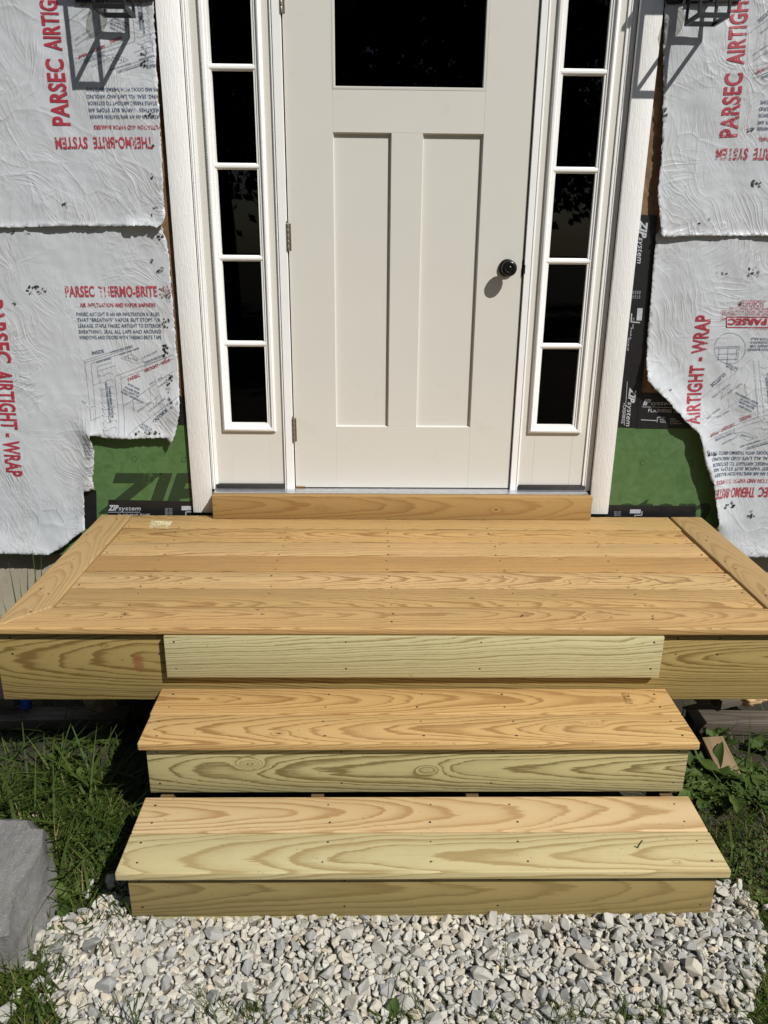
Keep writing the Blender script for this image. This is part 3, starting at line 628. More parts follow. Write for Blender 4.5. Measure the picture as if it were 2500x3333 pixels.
def diagram(o, surf, ins, f, flip):
    linework(o, [[f(p) for p in ln] for ln in DG], LN, surf, .0010, ins)
    for s, a, b, h, mt, bd in (('INSIDE', Q(722, 1074), Q(812, 1058), 11.5, BL, .01), ('OUTSIDE', Q(1200, 1597), Q(1308, 1500), 11.5, BL, .01), ('PARSEC', Q(1000, 1278), Q(1088, 1240), 11, RB, .015), ('AIRTIGHT - WRAP', Q(1122, 1212), Q(1322, 1125), 11, RB, .015),
            ('INTERIOR WALL BOARD', Q(862, 1062), Q(1022, 1016), 5.5, BL, .01), ('VAPOR BARRIER', Q(752, 1140), Q(866, 1105), 5.5, BL, .01), ('PARSEC VAPO - BRITE', Q(928, 1080), Q(1080, 1030), 5.5, BL, .01), ('EXTERIOR WALL BOARD', Q(1130, 1145), Q(1275, 1085), 6, BL, .012), ('2 X 4 STUD', Q(975, 1100), Q(1068, 1125), 6, BL, .012), ('3 1/2" WALL CAVITY', Q(1105, 1108), Q(1222, 1052), 6, BL, .005),
            ('BATTS OR BLANKETS INSULATION', Q(866, 1595), Q(832, 1290), 7, BL, .02), ('WITHOUT VAPOR BARRIER', Q(884, 1558), Q(858, 1325), 7, BL, .02), ('WATER VAPOR', Q(988, 1302), Q(1082, 1350), 6, BL, .02), ('ESCAPES FROM', Q(970, 1328), Q(1078, 1378), 6, BL, .02), ('WALL CAVITY TO', Q(953, 1346), Q(1072, 1402), 6, BL, .02), ('PREVENT CONDENSATION', Q(938, 1364), Q(1110, 1448), 6, BL, .02),
            ('THERMO - BRITE', Q(1160, 1310), Q(1260, 1255), 6, LN, 0), ('PARSEC TAPE', Q(1235, 1325), Q(1345, 1250), 6, LN, 0), ('STAPLE 6" APART', Q(1070, 1518), Q(1180, 1440), 6.5, LN, .005), ('NATURAL VENTING', Q(1160, 1515), Q(1290, 1410), 6.5, LN, .005), ('STOPS AIR', Q(1100, 1615), Q(1182, 1655), 6.5, BL, .01), ('INFILTRATION', Q(1090, 1632), Q(1180, 1675), 6.5, BL, .01), ('VAPOR', Q(632, 1432), Q(665, 1452), 6, BL, 0)):
        L_(o, s, f(a), f(b), h, mt, surf, ins, bold=bd, name='lettering' if h > 8 else 'small_print')
diagram(wB, sB, iB, ident, False)
diagram(wA, sA, iA, half_turn(Q(1000, 1278), (398, 119), 1.02, 1.04), True)
diagram(wD, sD, iD, half_turn(Q(1000, 1278), (2440, 1346), 1., 1.), True)
diagram(wC, sC, iC, half_turn(Q(1000, 1278), (2590, 168), 1.02, 1.04), True)

# dark scraps of old tape and mildew stuck to the sheets
M['residue'] = mk_print('dark_residue', (.022, .018, .014), .50)
def residue(o, surf, ins, spots, seed):
    r = random.Random(seed); bm = bmesh.new()
    for px, py, w, h in spots:
        for _ in range(max(2, int(w*h/70))):
            cx, cy = px+r.uniform(-w, w)/2, py+r.uniform(-h, h)/2; rr = r.uniform(1.5, 6.)
            pts = [wp(cx+rr*r.uniform(.5, 1.4)*math.cos(t*.9), cy+rr*r.uniform(.5, 1.4)*math.sin(t*.9)) for t in range(7)]
            if not all(ins(*p) for p in pts): continue
            f = bm.faces.new([bm.verts.new((x, surf(x, z)-.0019, z)) for x, z in pts]); f.normal_update()
            if f.normal.y > 0: f.normal_flip()
    o_ = link('dark_residue', bm_mesh(bm), M['residue'], o); o_['kind'] = 'stuff'
residue(wA, sA, iA, [(474, 190, 26, 70), (490, 375, 30, 22), (493, 477, 24, 14), (497, 572, 10, 30), (509, 675, 22, 14), (496, 703, 10, 12), (216, 668, 28, 12), (462, 62, 20, 30), (500, 258, 18, 10)], 1)
residue(wB, sB, iB, [(538, 960, 34, 44), (540, 1050, 26, 30), (540, 1145, 18, 50), (552, 1245, 18, 60), (568, 1310, 36, 26), (525, 768, 34, 22), (525, 880, 28, 24), (500, 850, 20, 10), (120, 945, 70, 26), (45, 985, 18, 10), (300, 1590, 12, 30), (310, 1495, 8, 50), (480, 1405, 90, 8), (95, 765, 20, 10), (45, 758, 8, 10)], 2)
residue(wC, sC, iC, [(2157, 355, 10, 60), (2432, 422, 22, 24), (2460, 600, 34, 20), (2270, 730, 8, 8), (2304, 714, 6, 6)], 3)
residue(wD, sD, iD, [(2345, 889, 60, 6), (2450, 885, 34, 30), (2176, 1262, 10, 10), (2310, 1470, 30, 14), (2370, 1640, 34, 18), (2440, 1670, 24, 20), (2408, 988, 14, 12), (2435, 1798, 14, 10), (2316, 1600, 10, 16)], 4)

# ================================================================ DOOR UNIT
frame = thing('door_frame', (.45, 0, .1), 'white door frame with wood-grain casing boards, mullions and metal sill', 'door frame')
CF = -.031
box('casing', -.4355, -.3535, CF, YW-.0003, .003, 2.24, M['casing'], frame, .0025, 2)
box('casing', 1.2565, 1.3385, CF, YW-.0003, .003, 2.24, M['casing'], frame, .0025, 2)
box('head_casing', -.4355, 1.3385, CF, YW-.0003, 2.2405, 2.34, M['casing'], frame, .0025, 2)
for s, xa, xb in ((1, -.3533, -.3265), (-1, 1.2563, 1.2215)):
    x0, x1 = min(xa, xb), max(xa, xb)
    box('jamb', x0, x1, -.006, .09, .1, 2.2, M['jamb'], frame, .001)
    for t, wdt, d in ((.30, .004, -.009), (.62, .005, -.0085)):
        xc = xa+(xb-xa)*t; box('jamb_bead', xc-wdt/2, xc+wdt/2, d, -.0062, .1, 2.2, M['jamb'], frame, .0008)
for xa, xb in ((-.0466, -.0045), (.9125, .9484)):
    out = xa if xa < 0 else xb
    box('mullion', xa, xb, -.004, .09, .1, 2.2, M['jamb'], frame, .001)
    if xa < 0: box('mullion_bead', -.0365, -.0050, -.011, -.0042, .104, 2.2, M['jamb'], frame, .001); box('mullion_bead', -.0440, -.0400, -.0085, -.0042, .104, 2.2, M['jamb'], frame, .0008)
    else: box('mullion_bead', .9130, .9360, -.010, -.0042, .104, 2.2, M['jamb'], frame, .001); box('mullion_bead', .9400, .9440, -.0075, -.0042, .104, 2.2, M['jamb'], frame, .0008)
box('head_jamb', -.3265, 1.2215, -.006, .09, 2.165, 2.2, M['jamb'], frame, .001)
box('weather_strip', -.0044, -.0008, .006, .05, .11, 2.165, M['gasket'], frame, 0); box('weather_strip', .9088, .9124, .006, .05, .11, 2.165, M['gasket'], frame, 0)
bm = bmesh.new()                                               # ribbed aluminium sill
prof = [(-.066, .0985), (-.066, .1075), (-.062, .1085), (-.050, .1085), (-.048, .1068), (-.046, .1087), (-.030, .1092), (-.006, .1098), (.09, .1098), (.09, .0985)]
A = [bm.verts.new((-.337, y, z-.004)) for y, z in prof]; B = [bm.verts.new((1.236, y, z-.004)) for y, z in prof]; n = len(prof)
bm.faces.new(A); bm.faces.new(B[::-1])
for i in range(n): bm.faces.new((A[i], B[i], B[(i+1) % n], A[(i+1) % n]))
bmesh.ops.recalc_face_normals(bm, faces=bm.faces[:]); link('sill', bm_mesh(bm), M['alu'], frame)
box('sill_cap', -.336, -.0470, -.013, -.0003, .1062, .1235, M['rubber'], frame, .002, 2); box('sill_cap', .9480, 1.2350, -.013, -.0003, .1062, .1235, M['rubber'], frame, .002, 2)

kick = riser('threshold_board', -.3385, 1.2445, -.1035, .036, .0012, .1025, wood('threshold_wood', (.36, .222, .08), (.26, .138, .042), 31, .06, .01, 100, .05, .05, [(-.34, 0, .014, .022, 0), (.39, -.005, .013, .02, .2)], .75, (.33, .215, .085)), None, .003)
tag(kick, 'tan lumber board under the metal door sill, standing on the deck', 'board')

door = thing('front_door', (.454, .02, .107), 'cream craftsman front door with dark glass and two tall recessed panels', 'door')
DB, DT = .1095, 2.16; XP0, XP1, ZP0, ZP1, ZL = .1736, .7311, .373, .4801+1.0, 1.6221
XM0 = .3900; XM1 = .5060
def dpart(n, x0, x1, z0, z1, y=0., bv=.0009): return box(n, x0, x1, y, .044, z0, z1, M['door'], door, bv)
dpart('stile', 0, XP0, DB, DT); dpart('stile', XP1, .908, DB, DT); dpart('rail', XP0, XP1, DB, ZP0); dpart('rail', XP0, XP1, ZP1, ZL); dpart('rail', XP0, XP1, 2.03, DT)
dpart('center_stile', XM0, XM1, ZP0, ZP1)
def frame_moulding(name, x0, x1, z0, z1, prof, mat, par, open_top=False):
    """prof: (distance inward from the outer rectangle, y); mitred picture frame"""
    bm = bmesh.new(); loops = []
    for d, y in prof: loops.append([bm.verts.new(p) for p in ((x0+d, y, z0+d), (x1-d, y, z0+d), (x1-d, y, z1-d), (x0+d, y, z1-d))])
    for A, B in zip(loops, loops[1:]):
        for i in range(4): bm.faces.new((A[i], A[(i+1) % 4], B[(i+1) % 4], B[i]))
    bmesh.ops.recalc_face_normals(bm, faces=bm.faces[:]); me = bm_mesh(bm); me.shade_smooth(); me.set_sharp_from_angle(angle=R(32))
    # normals to the outside (towards -y)
    if sum(p.normal.y for p in me.polygons) > 0: me.flip_normals()
    return link(name, me, mat, par)
PANEL = [(0, .0), (.0006, .0006), (.0038, .0118), (.0105, .0121)]
for x0, x1 in ((XP0, XM0), (XM1, XP1)):
    p = box('panel', x0+.009, x1-.009, .0120, .034, ZP0+.009, ZP1-.009, M['door'], door, 0)
    frame_moulding('panel_bevel', x0, x1, ZP0, ZP1, PANEL, M['door'], door)
box('glass_pane', XP0+.004, XP1-.004, .016, .022, ZL+.004, 2.026, M['glass'], door, 0)
frame_moulding('glass_stop', XP0, XP1, ZL, 2.03, [(0, -.0006), (.002, -.0012), (.0085, -.0008), (.0105, .004), (.0105, .0165)], M['door'], door)
kx, kz = .8465, 1.0087
knob = lathe('knob', [(.0, -.0), (.0335, .0), (.0335, .004), (.031, .009), (.018, .012), (.013, .016), (.0125, .030), (.016, .034), (.0255, .039), (.0295, .046), (.0300, .053), (.0285, .058), (.024, .062), (.016, .0635), (.0135, .0615), (.010, .0612), (.008, .0640), (.004, .0648), (0, .0648)], (kx, -.0004, kz), (0, -1, 0), M['bronze'], door, 40)
box('latch_plate', .9045, .9085, -.0015, .03, kz-.03, kz+.03, M['bronze'], door, .0005)
box('strike_plate', .9118, .9165, -.0116, -.006, kz-.022, kz+.012, M['bronze'], frame, .001)
box('worn_corner', .001, .040, -.0006, .002, DB-.0005, DB+.006, wood('bare_door_wood', TAN[0], TAN[1], 3), door, 0)
for pz in (-10, 772, 1400):
    hx, hz = wp(940, pz, -.006); h = None
    for i in range(5):
        seg = lathe('hinge' if i == 0 else 'knuckle', [(0, 0), (.0062, 0), (.0066, .001), (.0066, .0185), (.0062, .0195), (0, .0195)], (-.0022, -.0085, hz-.05+i*.02), (0, 0, 1), M['hinge'], door if i == 0 else h, 14)
        if i == 0: h = seg
    lathe('pin', [(0, 0), (.003, 0), (.003, .003), (.005, .004), (.005, .007), (.002, .009), (0, .009)], (-.0022, -.0085, hz+.0505), (0, 0, 1), M['hinge'], h, 12)
    box('leaf', -.0022, .010, -.0012, -.0002, hz-.049, hz+.049, M['hinge'], h, .0003)
box('door_bottom_sweep', .002, .906, .004, .04, .1062, .1094, M['gasket'], door, 0)

def sidelight(x0, x1, gx0, gx1, label):
    s = thing('sidelight', ((x0+x1)/2, .02, .12), label, 'window', 'sidelights beside the front door')
    def sp(n, a, b, c, d): return box(n, a, b, 0, .044, c, d, M['door'], s, .0009)
    gz0, gz1 = .3868, .3868+5*.3262
    sp('stile', x0, gx0-.004, .124, 2.16); sp('stile', gx1+.004, x1, .124, 2.16); sp('rail', gx0-.004, gx1+.004, .124, gz0-.004); sp('rail', gx0-.004, gx1+.004, gz1+.004, 2.16)
    MP = [(0, .0), (0, -.0055), (.002, -.010), (.006, -.0135), (.0105, -.0150), (.0145, -.0135), (.0170, -.0095), (.0185, -.0060), (.0260, -.0050), (.0275, -.0020), (.0345, -.0010), (.0355, .014)]
    frame_moulding('lite_frame', gx0-.035, gx1+.035, gz0-.035, gz1+.035, MP, M['white'], s)
    dz = .3262
    for i in range(5):
        box('glass_pane', gx0, gx1, .010, .015, gz0+i*dz+(.0135 if i else .001), gz0+(i+1)*dz-(.0135 if i < 4 else .001), M['glass'], s, 0)
        if i < 4:
            zc = gz0+(i+1)*dz-.004; bm = bmesh.new(); pr = [(.014, -.0115), (.004, -.0115), (-.0030, -.0060), (-.0042, -.003), (-.0042, .003), (-.0030, .006), (.004, .0115), (.014, .0115)]
            xa, xb = gx0-.0075, gx1+.0075
            A = [bm.verts.new((xa, y, zc+z)) for y, z in pr]; B = [bm.verts.new((xb, y, zc+z)) for y, z in pr]; n = len(pr)
            bm.faces.new(A); bm.faces.new(B[::-1])
            for j in range(n): bm.faces.new((A[j], B[j], B[(j+1) % n], A[(j+1) % n]))
            bmesh.ops.recalc_face_normals(bm, faces=bm.faces[:]); link('muntin', bm_mesh(bm), M['white'], s)
    return s
SL = sidelight(-.3262, -.0470, -.2592, -.1099, 'white narrow sidelight window on the hinge side of the door')
SR = sidelight(.9490, 1.2212, 1.0089, 1.1593, 'white narrow sidelight window on the knob side of the door')
def etch(par, x, z):
    for i in range(5): lettering_at = None
# inside, a pale table just visible through the right sidelight
tb = thing('interior_table', (1.45, .9, .075), 'pale small table inside, seen dimly through lowest pane right of door', 'table')
M['table'] = plain('pale_table_top', (.55, .56, .58), .5)
prism('table_top', [(1.12, .62), (1.50, .62), (1.58, .74), (1.58, 1.1), (1.12, 1.1)], .47, .50, M['table'], tb, .008, seg=2)
for lx, ly in ((1.16, .66), (1.48, .66), (1.16, 1.05), (1.53, 1.05)):
    bm = bmesh.new(); tube(bm, [(lx, ly, .0715), (lx, ly, .47)], .011, 8); link('leg', bm_mesh(bm, True), M['hinge'], tb)

# ---- wall lanterns
def lantern(x0, label):
    L = thing('wall_lantern', (x0+.055, -.05, 1.95), label, 'lantern', 'black box lanterns either side of the door')
    y1, y0, w, zb, zt = -.062, -.185, .109, 1.821, 2.085; t = .0095
    box('back_plate', x0+.012, x0+w-.012, -.050, -.036, 1.90, 2.10, M['black_metal'], L, .002); box('arm', x0+w/2-.012, x0+w/2+.012, -.062, -.051, 2.02, 2.06, M['black_metal'], L, .001)
    for px in (x0, x0+w-t):
        for py in (y0, y1-t): box('post', px, px+t, py, py+t, zb+t*1.6, zt, M['black_metal'], L, .0008)
    for z, hgt in ((zb, t*1.6-.0004), (zt+.0004, .014)):
        box('rail', x0, x0+w, y0, y0+t, z, z+hgt, M['black_metal'], L, .0008); box('rail', x0, x0+w, y1-t, y1, z, z+hgt, M['black_metal'], L, .0008)
        box('rail', x0, x0+t, y0+t+.0003, y1-t-.0003, z, z+hgt, M['black_metal'], L, .0008); box('rail', x0+w-t, x0+w, y0+t+.0003, y1-t-.0003, z, z+hgt, M['black_metal'], L, .0008)
    box('roof', x0-.012, x0+w+.012, y0-.012, -.040, zt+.015, zt+.030, M['black_metal'], L, .002)
    box('glass_pane', x0+t+.0005, x0+w-t-.0005, y0+.004, y0+.007, zb+t*1.6+.001, zt-.001, M['clear'], L, 0)
    box('glass_pane', x0+.004, x0+.007, y0+t+.001, y1-t-.001, zb+t*1.6+.001, zt-.001, M['clear'], L, 0); box('glass_pane', x0+w-.007, x0+w-.004, y0+t+.001, y1-t-.001, zb+t*1.6+.001, zt-.001, M['clear'], L, 0)
    c = (x0+w/2, (y0+y1)/2, zt)
    lathe('socket', [(0, 0), (.017, 0), (.017, .07), (.013, .078), (0, .078)], c, (0, 0, -1), M['black_metal'], L, 16)
    lathe('bulb', [(.012, .079), (.014, .085), (.026, .11), (.030, .13), (.026, .15), (.014, .164), (0, .168)], c, (0, 0, -1), M['bulb'], L, 20)
lantern(-.6065, 'black metal box lantern left of the door, cut by the top edge'); lantern(1.4055, 'black metal box lantern right of the door, cut by the top edge')

# ================================================================ DECK
deck = thing('deck', (.45, -.56, -.57), 'new tan wood deck landing with picture-frame border in front of the door', 'deck')
XDL, XIL, XDR, XIR, YF, YS0, PIT = -.8164, -.6870, 1.7319, 1.5960, -1.0692, -.2181, .1418
TH = .0245
def deck_knots(lst, cx, cy):
    out = []
    for (px, py, s, A, dk) in lst:
        x, y = gp(px, py, 0); out.append((x-cx, y-cy, s*.85, A*.6, dk*1.3))
    return out
KN = {0: [(1250+690/1.327, 1600+150/1.327, .010, .018, .25)], 1: [(935, 1747, .016, .03, .3)], 2: [(508, 1780, .011, .02, .2), (1627, 1771, .010, .02, .3), (1951, 1774, .010, .02, .2)], 3: [(1823, 1820, .009, .018, .3), (1612, 1830, .012, .025, 0)],
      4: [(1883, 1891, .018, .035, 0), (588, 1898, .007, .012, .35)], 5: [(1536, 1948, .012, .025, .35), (1800, 1942, .014, .025, 0)], 6: [(840, 1985, .012, .03, .3), (1951, 2007, .022, .04, 0), (500, 2048, .010, .02, .2)]}
dj = [-.78, -.45, -.02, .385, .79, 1.20, 1.66]                 # joists
dcol = [((.475, .31, .128), (.27, .15, .052)), ((.49, .308, .122), (.27, .142, .047)), ((.54, .36, .165), (.27, .148, .055)), ((.44, .262, .098), (.255, .128, .042)), ((.535, .358, .165), (.28, .155, .057)), ((.44, .285, .115), (.26, .14, .047)), TAN]
rng = random.Random(5)
for i in range(6):
    y1 = YS0+PIT-i*PIT-.0036 if i else -.060; y0 = YS0-i*PIT+.0036
    x0, x1 = XIL+.005+rng.uniform(-.002, .003), XIR-.010+rng.uniform(-.004, .004)
    cx, cy = (x0+x1)/2, (y0+y1)/2
    b = board_x('deck_board', x0, x1, y0, y1, 0+rng.uniform(-.0018, .0014), TH, wood('deck_wood', *dcol[i], 40+i*3.3, h=rng.uniform(.075, .12), y0=(.085, .02, -.10, .13, .01, -.055)[i]+0*rng.uniform(-.06, .06), freq=rng.uniform(160, 220), slope=rng.choice((-1, 1))*rng.uniform(.03, .05), wander=rng.uniform(.04, .06), knots=deck_knots(KN[i], cx, cy), contrast=rng.uniform(1.0, 1.2),
            patch=None), deck, .0022, 2)
    screws(b, [((jx+rng.uniform(-.008, .008), y0+o*(y1-y0)+rng.uniform(-.004, .004), .0008), (0, 0, 1)) for jx in dj[1:-1] for o in (.08, .72)]+[((x0+.02, y0+.02, .0008), (0, 0, 1)), ((x1-.02, y0+.02, .0008), (0, 0, 1)), ((x1-.02, y1-.025, .0008), (0, 0, 1))])
    if i == 0:
        p = [gp(487, 1718, 0), gp(548, 1722, 0), gp(561, 1697.5, 0), gp(492, 1695, 0)]
        prism('pale_label_mark', p, .0004, .0011, mk_print('pale_label_residue', (.60, .54, .34), .50), b)
yin = YS0-5*PIT
cx = (XDL+XDR)/2; cy = (YF+yin)/2
fb = prism('border_board', [(XDL, YF), (XDR, YF), (XIR, yin-.001), (XIL, yin-.001)], -TH, .0005, wood('deck_wood', *dcol[6], 71, .085, .02, 190, .035, .045, [(kx_-(cx-(XDL+XDR)/2)*0, ky_, s_, a_, d_) for kx_, ky_, s_, a_, d_ in deck_knots(KN[6], cx, cy)], .8), deck, .006, seg=4)
screws(fb, [((jx+o, cy+rng.uniform(-.045, .045), .0013), (0, 0, 1)) for jx in dj for o in (0, .006)])
for xo, xi, sd in ((XDL, XIL, 1), (XDR, XIR, -1)):
    # built along its own x axis so the grain runs with it
    L = -.060-YF; pts = [(xo, YF), (xi, yin), (xi, -.060), (xo, -.060)]
    mt = wood('border_wood', (.40, .262, .112), (.28, .165, .062), 80+sd*4, .07, 0.015, 110, .08, .06, [(-.30, .01, .010, .012, 0)], .7, (.33, .235, .115))
    c = Vector(((xo+xi)/2, (YF-.06)/2, 0)); loc = [(p[1]-c.y, -(p[0]-c.x)) for p in pts]
    o = prism('border_board', [(a, b) for a, b in loc], -TH, .0035, mt, deck, .006, seg=4)
    o.rotation_euler = (0, 0, R(90)); o.location = Vector((c.x-sum(q[1] for q in loc)/4, c.y+sum(q[0] for q in loc)/4, o.location.z))
    o.matrix_parent_inverse = wmat(deck).inverted()
    screws(o, [((c.x+rng.uniform(-.045, .045), y, .0043), (0, 0, 1)) for y in (-.12, -.30, -.34, -.55, -.62, -.8, -.84, -.97)])
YSK = -1.0475; ZSK = -.2625
xsl = wp(14, 2278, YSK)[0]
mt = wood('skirt_wood', (.345, .250, .090), (.165, .102, .029), 91, .075, .03, 150, -.045, .045, [(-.93, .07, .006, .008, .2)], 1.1, (.30, .235, .09), (-.835, .015, .028, .05, (.22, .075, .03), .75))
sk = riser('skirt_board', xsl, 1.705, YSK, .036, ZSK, -TH-.001, mt, deck)
screws(sk, [((x, YSK, z), (0, -1, 0)) for x in (xsl+.05, -.33, 1.27, 1.40) for z in (-.045, -.10)])
for xx in (xsl, 1.669):
    box('skirt_board', xx, xx+.036, YSK+.0365, -.062, ZSK, -TH-.001, wood('skirt_wood', *OLV, 97+xx), deck, .002)
for jx in dj[1:-1]: box('joist', jx-.018, jx+.018, YSK+.0365, -.10, ZSK+.04, -TH-.001, wood('joist_wood', *OLV, 101+jx), deck, .001)
box('ledger_board', xsl+.0365, 1.668, -.099, -.0615, ZSK+.02, -TH-.001, wood('joist_wood', *OLV, 107), deck, .001)
for px_ in (xsl+.05, 1.58):
    for py_ in (-.52, -.22): box('post', px_, px_+.085, py_, py_+.085, GZ-.05, ZSK+.039, wood('post_wood', *OLV, 110+px_), deck, .002)

# ================================================================ STEPS
steps = thing('porch_steps', (.45, -1.35, -.57), 'two-tread wooden steps of pale greenish lumber leading up to the deck', 'steps')
def tread(xl, xr, yb, z, m1, m2, nm=None):
    w = .1397; out = []
    for i, mt in enumerate((m1, m2)):
        ya = yb-i*(w+.0036)
        b = board_x('tread_board', xl+rng.uniform(-.002, .002), xr+rng.uniform(-.002, .002), ya-w, ya, z, TH, mt, steps, .004, 3); out.append(b)
        screws(b, [((x+rng.uniform(-.01, .01), ya-o*w, z+.0002), (0, 0, 1)) for x in (xl+.045, xl+.52, xl+.80, xr-.52, xr-.045) for o in (.25, .75)])
    return out
def wk(lst, plane, val, cx, cv):
    o = []
    for (px, py, s, A, dk) in lst:
        if plane == 'z': x, y = gp(px, py, val); o.append((x-cx, y-cv, s, A, dk))
        else: x, z = wp(px, py, val); o.append((x-cx, z-cv, s, A, dk))
    return o
T1 = (-.3292, 1.2494, -1.0542, -.2175); T2 = (-.3181, 1.2359, -1.3465, -.3901)
c1 = (T1[0]+T1[1])/2; c2 = (T2[0]+T2[1])/2
ta = wood('tread_wood', (.515, .325, .13), (.285, .146, .046), 121, .075, .01, 135, .055, .04, wk([(690, 2275, .008, .014, 0)], 'z', T1[3], c1, T1[2]-.07), .9)
tb_ = wood('tread_wood', (.52, .335, .138), (.285, .15, .049), 127, .085, -.005, 150, -.06, .045, wk([(908, 2385, .010, .02, .35), (1935, 2355, .014, .024, 0)], 'z', T1[3], c1, T1[2]-.21), .95, (.50, .355, .15))
tread(*T1, ta, tb_)
tc_ = wood('tread_wood', (.535, .385, .195), (.36, .212, .085), 133, .075, .005, 92, .075, .06, wk([], 'z', T2[3], c2, T2[2]-.07), .85, (.58, .45, .26))
td_ = wood('tread_wood', (.49, .405, .21), (.315, .225, .09), 139, .07, -.015, 85, -.06, .07, wk([(2200, 2800, .010, .015, 0)], 'z', T2[3], c2, T2[2]-.21), .85, (.50, .455, .255))
tt = tread(*T2, tc_, td_)
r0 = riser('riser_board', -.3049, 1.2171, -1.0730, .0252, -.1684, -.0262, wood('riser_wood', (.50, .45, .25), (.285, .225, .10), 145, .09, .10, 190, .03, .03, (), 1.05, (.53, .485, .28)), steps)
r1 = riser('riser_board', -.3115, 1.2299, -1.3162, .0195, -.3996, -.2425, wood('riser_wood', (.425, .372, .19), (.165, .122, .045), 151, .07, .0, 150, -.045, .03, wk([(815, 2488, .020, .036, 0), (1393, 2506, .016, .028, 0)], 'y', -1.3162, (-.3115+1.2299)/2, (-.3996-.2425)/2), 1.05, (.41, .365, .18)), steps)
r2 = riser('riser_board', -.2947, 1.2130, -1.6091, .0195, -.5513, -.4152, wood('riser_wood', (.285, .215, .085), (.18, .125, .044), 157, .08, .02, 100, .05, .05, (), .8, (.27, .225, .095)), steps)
for rb, x0, x1, yf, z0, z1 in ((r0, -.3049, 1.2171, -1.0730, -.1684, -.0262), (r1, -.3115, 1.2299, -1.3162, -.3996, -.2425), (r2, -.2947, 1.2130, -1.6091, -.5513, -.4152)):
    screws(rb, [((x, yf, z), (0, -1, 0)) for x in (x0+.03, x0+.55, x1-.56, x1-.03) for z in (z0+.032, z1-.018)], .0028)
for sx in (-.285, .15, .60, 1.168):
    st = [(-1.084, -.2425), (-1.2955, -.2425), (-1.2955, -.385), (-1.262, -.415), (-1.5885, -.415), (-1.5885, -.5515), (-1.30, -.5515), (-1.084, -.40)]
    bm = bmesh.new(); A = [bm.verts.new((sx, y, z)) for y, z in st]; B = [bm.verts.new((sx+.036, y, z)) for y, z in st]; n = len(st)
    bm.faces.new(A); bm.faces.new(B[::-1])
    for i in range(n): bm.faces.new((A[i], B[i], B[(i+1) % n], A[(i+1) % n]))
    bmesh.ops.recalc_face_normals(bm, faces=bm.faces[:]); link('stringer', bm_mesh(bm), wood('stringer_wood', (.16, .11, .05), (.09, .058, .02), 160+sx), steps)
box('base_runner', -.285, 1.192, -1.6050, -1.47, -.575, -.5520, wood('runner_wood', (.47, .42, .20), (.33, .26, .09), 171, contrast=.5), steps, .002)
box('base_runner', -.26, 1.180, -1.5950, -1.46, -.66, -.5755, wood('runner_wood', (.47, .42, .20), (.33, .26, .09), 173, contrast=.5), steps, .002)
# grade stamp on the upper tread
M['stamp'] = mk_print('faded_grade_stamp', (.20, .10, .035), .56)
def deck_text(par, s, p0, p1, h, z, mat):
    me = text_mesh(s, .005); a = Vector(gp(*p0, z)); b = Vector(gp(*p1, z)); L = (b-a).length; u = (b-a)/L; v = Vector((-u.y, u.x))
    x0 = min(q.co.x for q in me.vertices); x1 = max(q.co.x for q in me.vertices)
    for q in me.vertices:
        P = a+u*((q.co.x-x0)/(x1-x0)*L)+v*(q.co.y/CAP*h); q.co = (P.x, P.y, z+.0006)
    return link('lettering', me, mat, par)
tboards = [o for o in bpy.data.objects if o.name.startswith('tread_board')]
deck_text(tboards[0], 'SYP PREMIUM', (2048, 2292), (2032, 2257), .010, T1[3], M['stamp']); deck_text(tboards[0], 'KD HT MCQ', (2062, 2292), (2046, 2255), .012, T1[3], M['stamp'])

# ================================================================ STONE BLOCK
def block():
    top = [(-130, 2668), (-20, 2670), (90, 2671), (99, 2696), (140, 2698), (128, 2780), (86, 2860), (40, 2940), (28, 2990), (30, 3040), (-30, 3056), (-130, 3064)]
    bot = [(-130, 2640), (-20, 2650), (110, 2655), (128, 2676), (164, 2712), (200, 2840), (214, 2915), (180, 3015), (138, 3072), (96, 3160), (-30, 3195), (-130, 3195)]
    ZB = -.425
    T = [Vector((*gp(*p, ZB), ZB)) for p in top]; B = [Vector((*gp(*p, GZ-.01), GZ-.03)) for p in bot]; n = len(T)
    bm = bmesh.new(); rows = 12; grid = []
    for k in range(rows+1):
        t = k/rows; row = []
        for i in range(n):
            for s in range(6):
                a = T[i].lerp(T[(i+1) % n], s/6); b = B[i].lerp(B[(i+1) % n], s/6); p = a.lerp(b, t)
                if k in (6, 7): p = p.lerp(Vector((p.x-.02, p.y, p.z)), .35)
                if s and True: p += Vector((noise.noise(p*9), noise.noise(p*9+Vector((5, 0, 0))), noise.noise(p*9+Vector((0, 5, 0)))))*.007*(1 if k else .3)+Vector((noise.noise(p*34), noise.noise(p*34+Vector((7, 0, 0))), 0))*.005
                row.append(bm.verts.new(p))
        grid.append(row)
    m = len(grid[0])
    for a, b in zip(grid, grid[1:]):
        for i in range(m): bm.faces.new((a[i], a[(i+1) % m], b[(i+1) % m], b[i]))
    c0 = sum((v.co for v in grid[0]), Vector())/m; prev = grid[0]
    for f in (.8, .6, .4, .2):
        cur = []
        for v in grid[0]:
            p = c0.lerp(v.co, f); p.z = ZB+.006*noise.noise(p*12)+.004*noise.noise(p*40); cur.append(bm.verts.new(p))
        for i in range(m): bm.faces.new((prev[i], cur[i], cur[(i+1) % m], prev[(i+1) % m]))
        prev = cur
    c = bm.verts.new(c0)
    for i in range(m): bm.faces.new((prev[i], c, prev[(i+1) % m]))
    bmesh.ops.recalc_face_normals(bm, faces=bm.faces[:]); me = bm_mesh(bm, True); me.set_sharp_from_angle(angle=R(38))
    return link('stone_block', me, M['block'])
tag(block(), 'rough grey stone block lying in the grass at lower left', 'stone block')

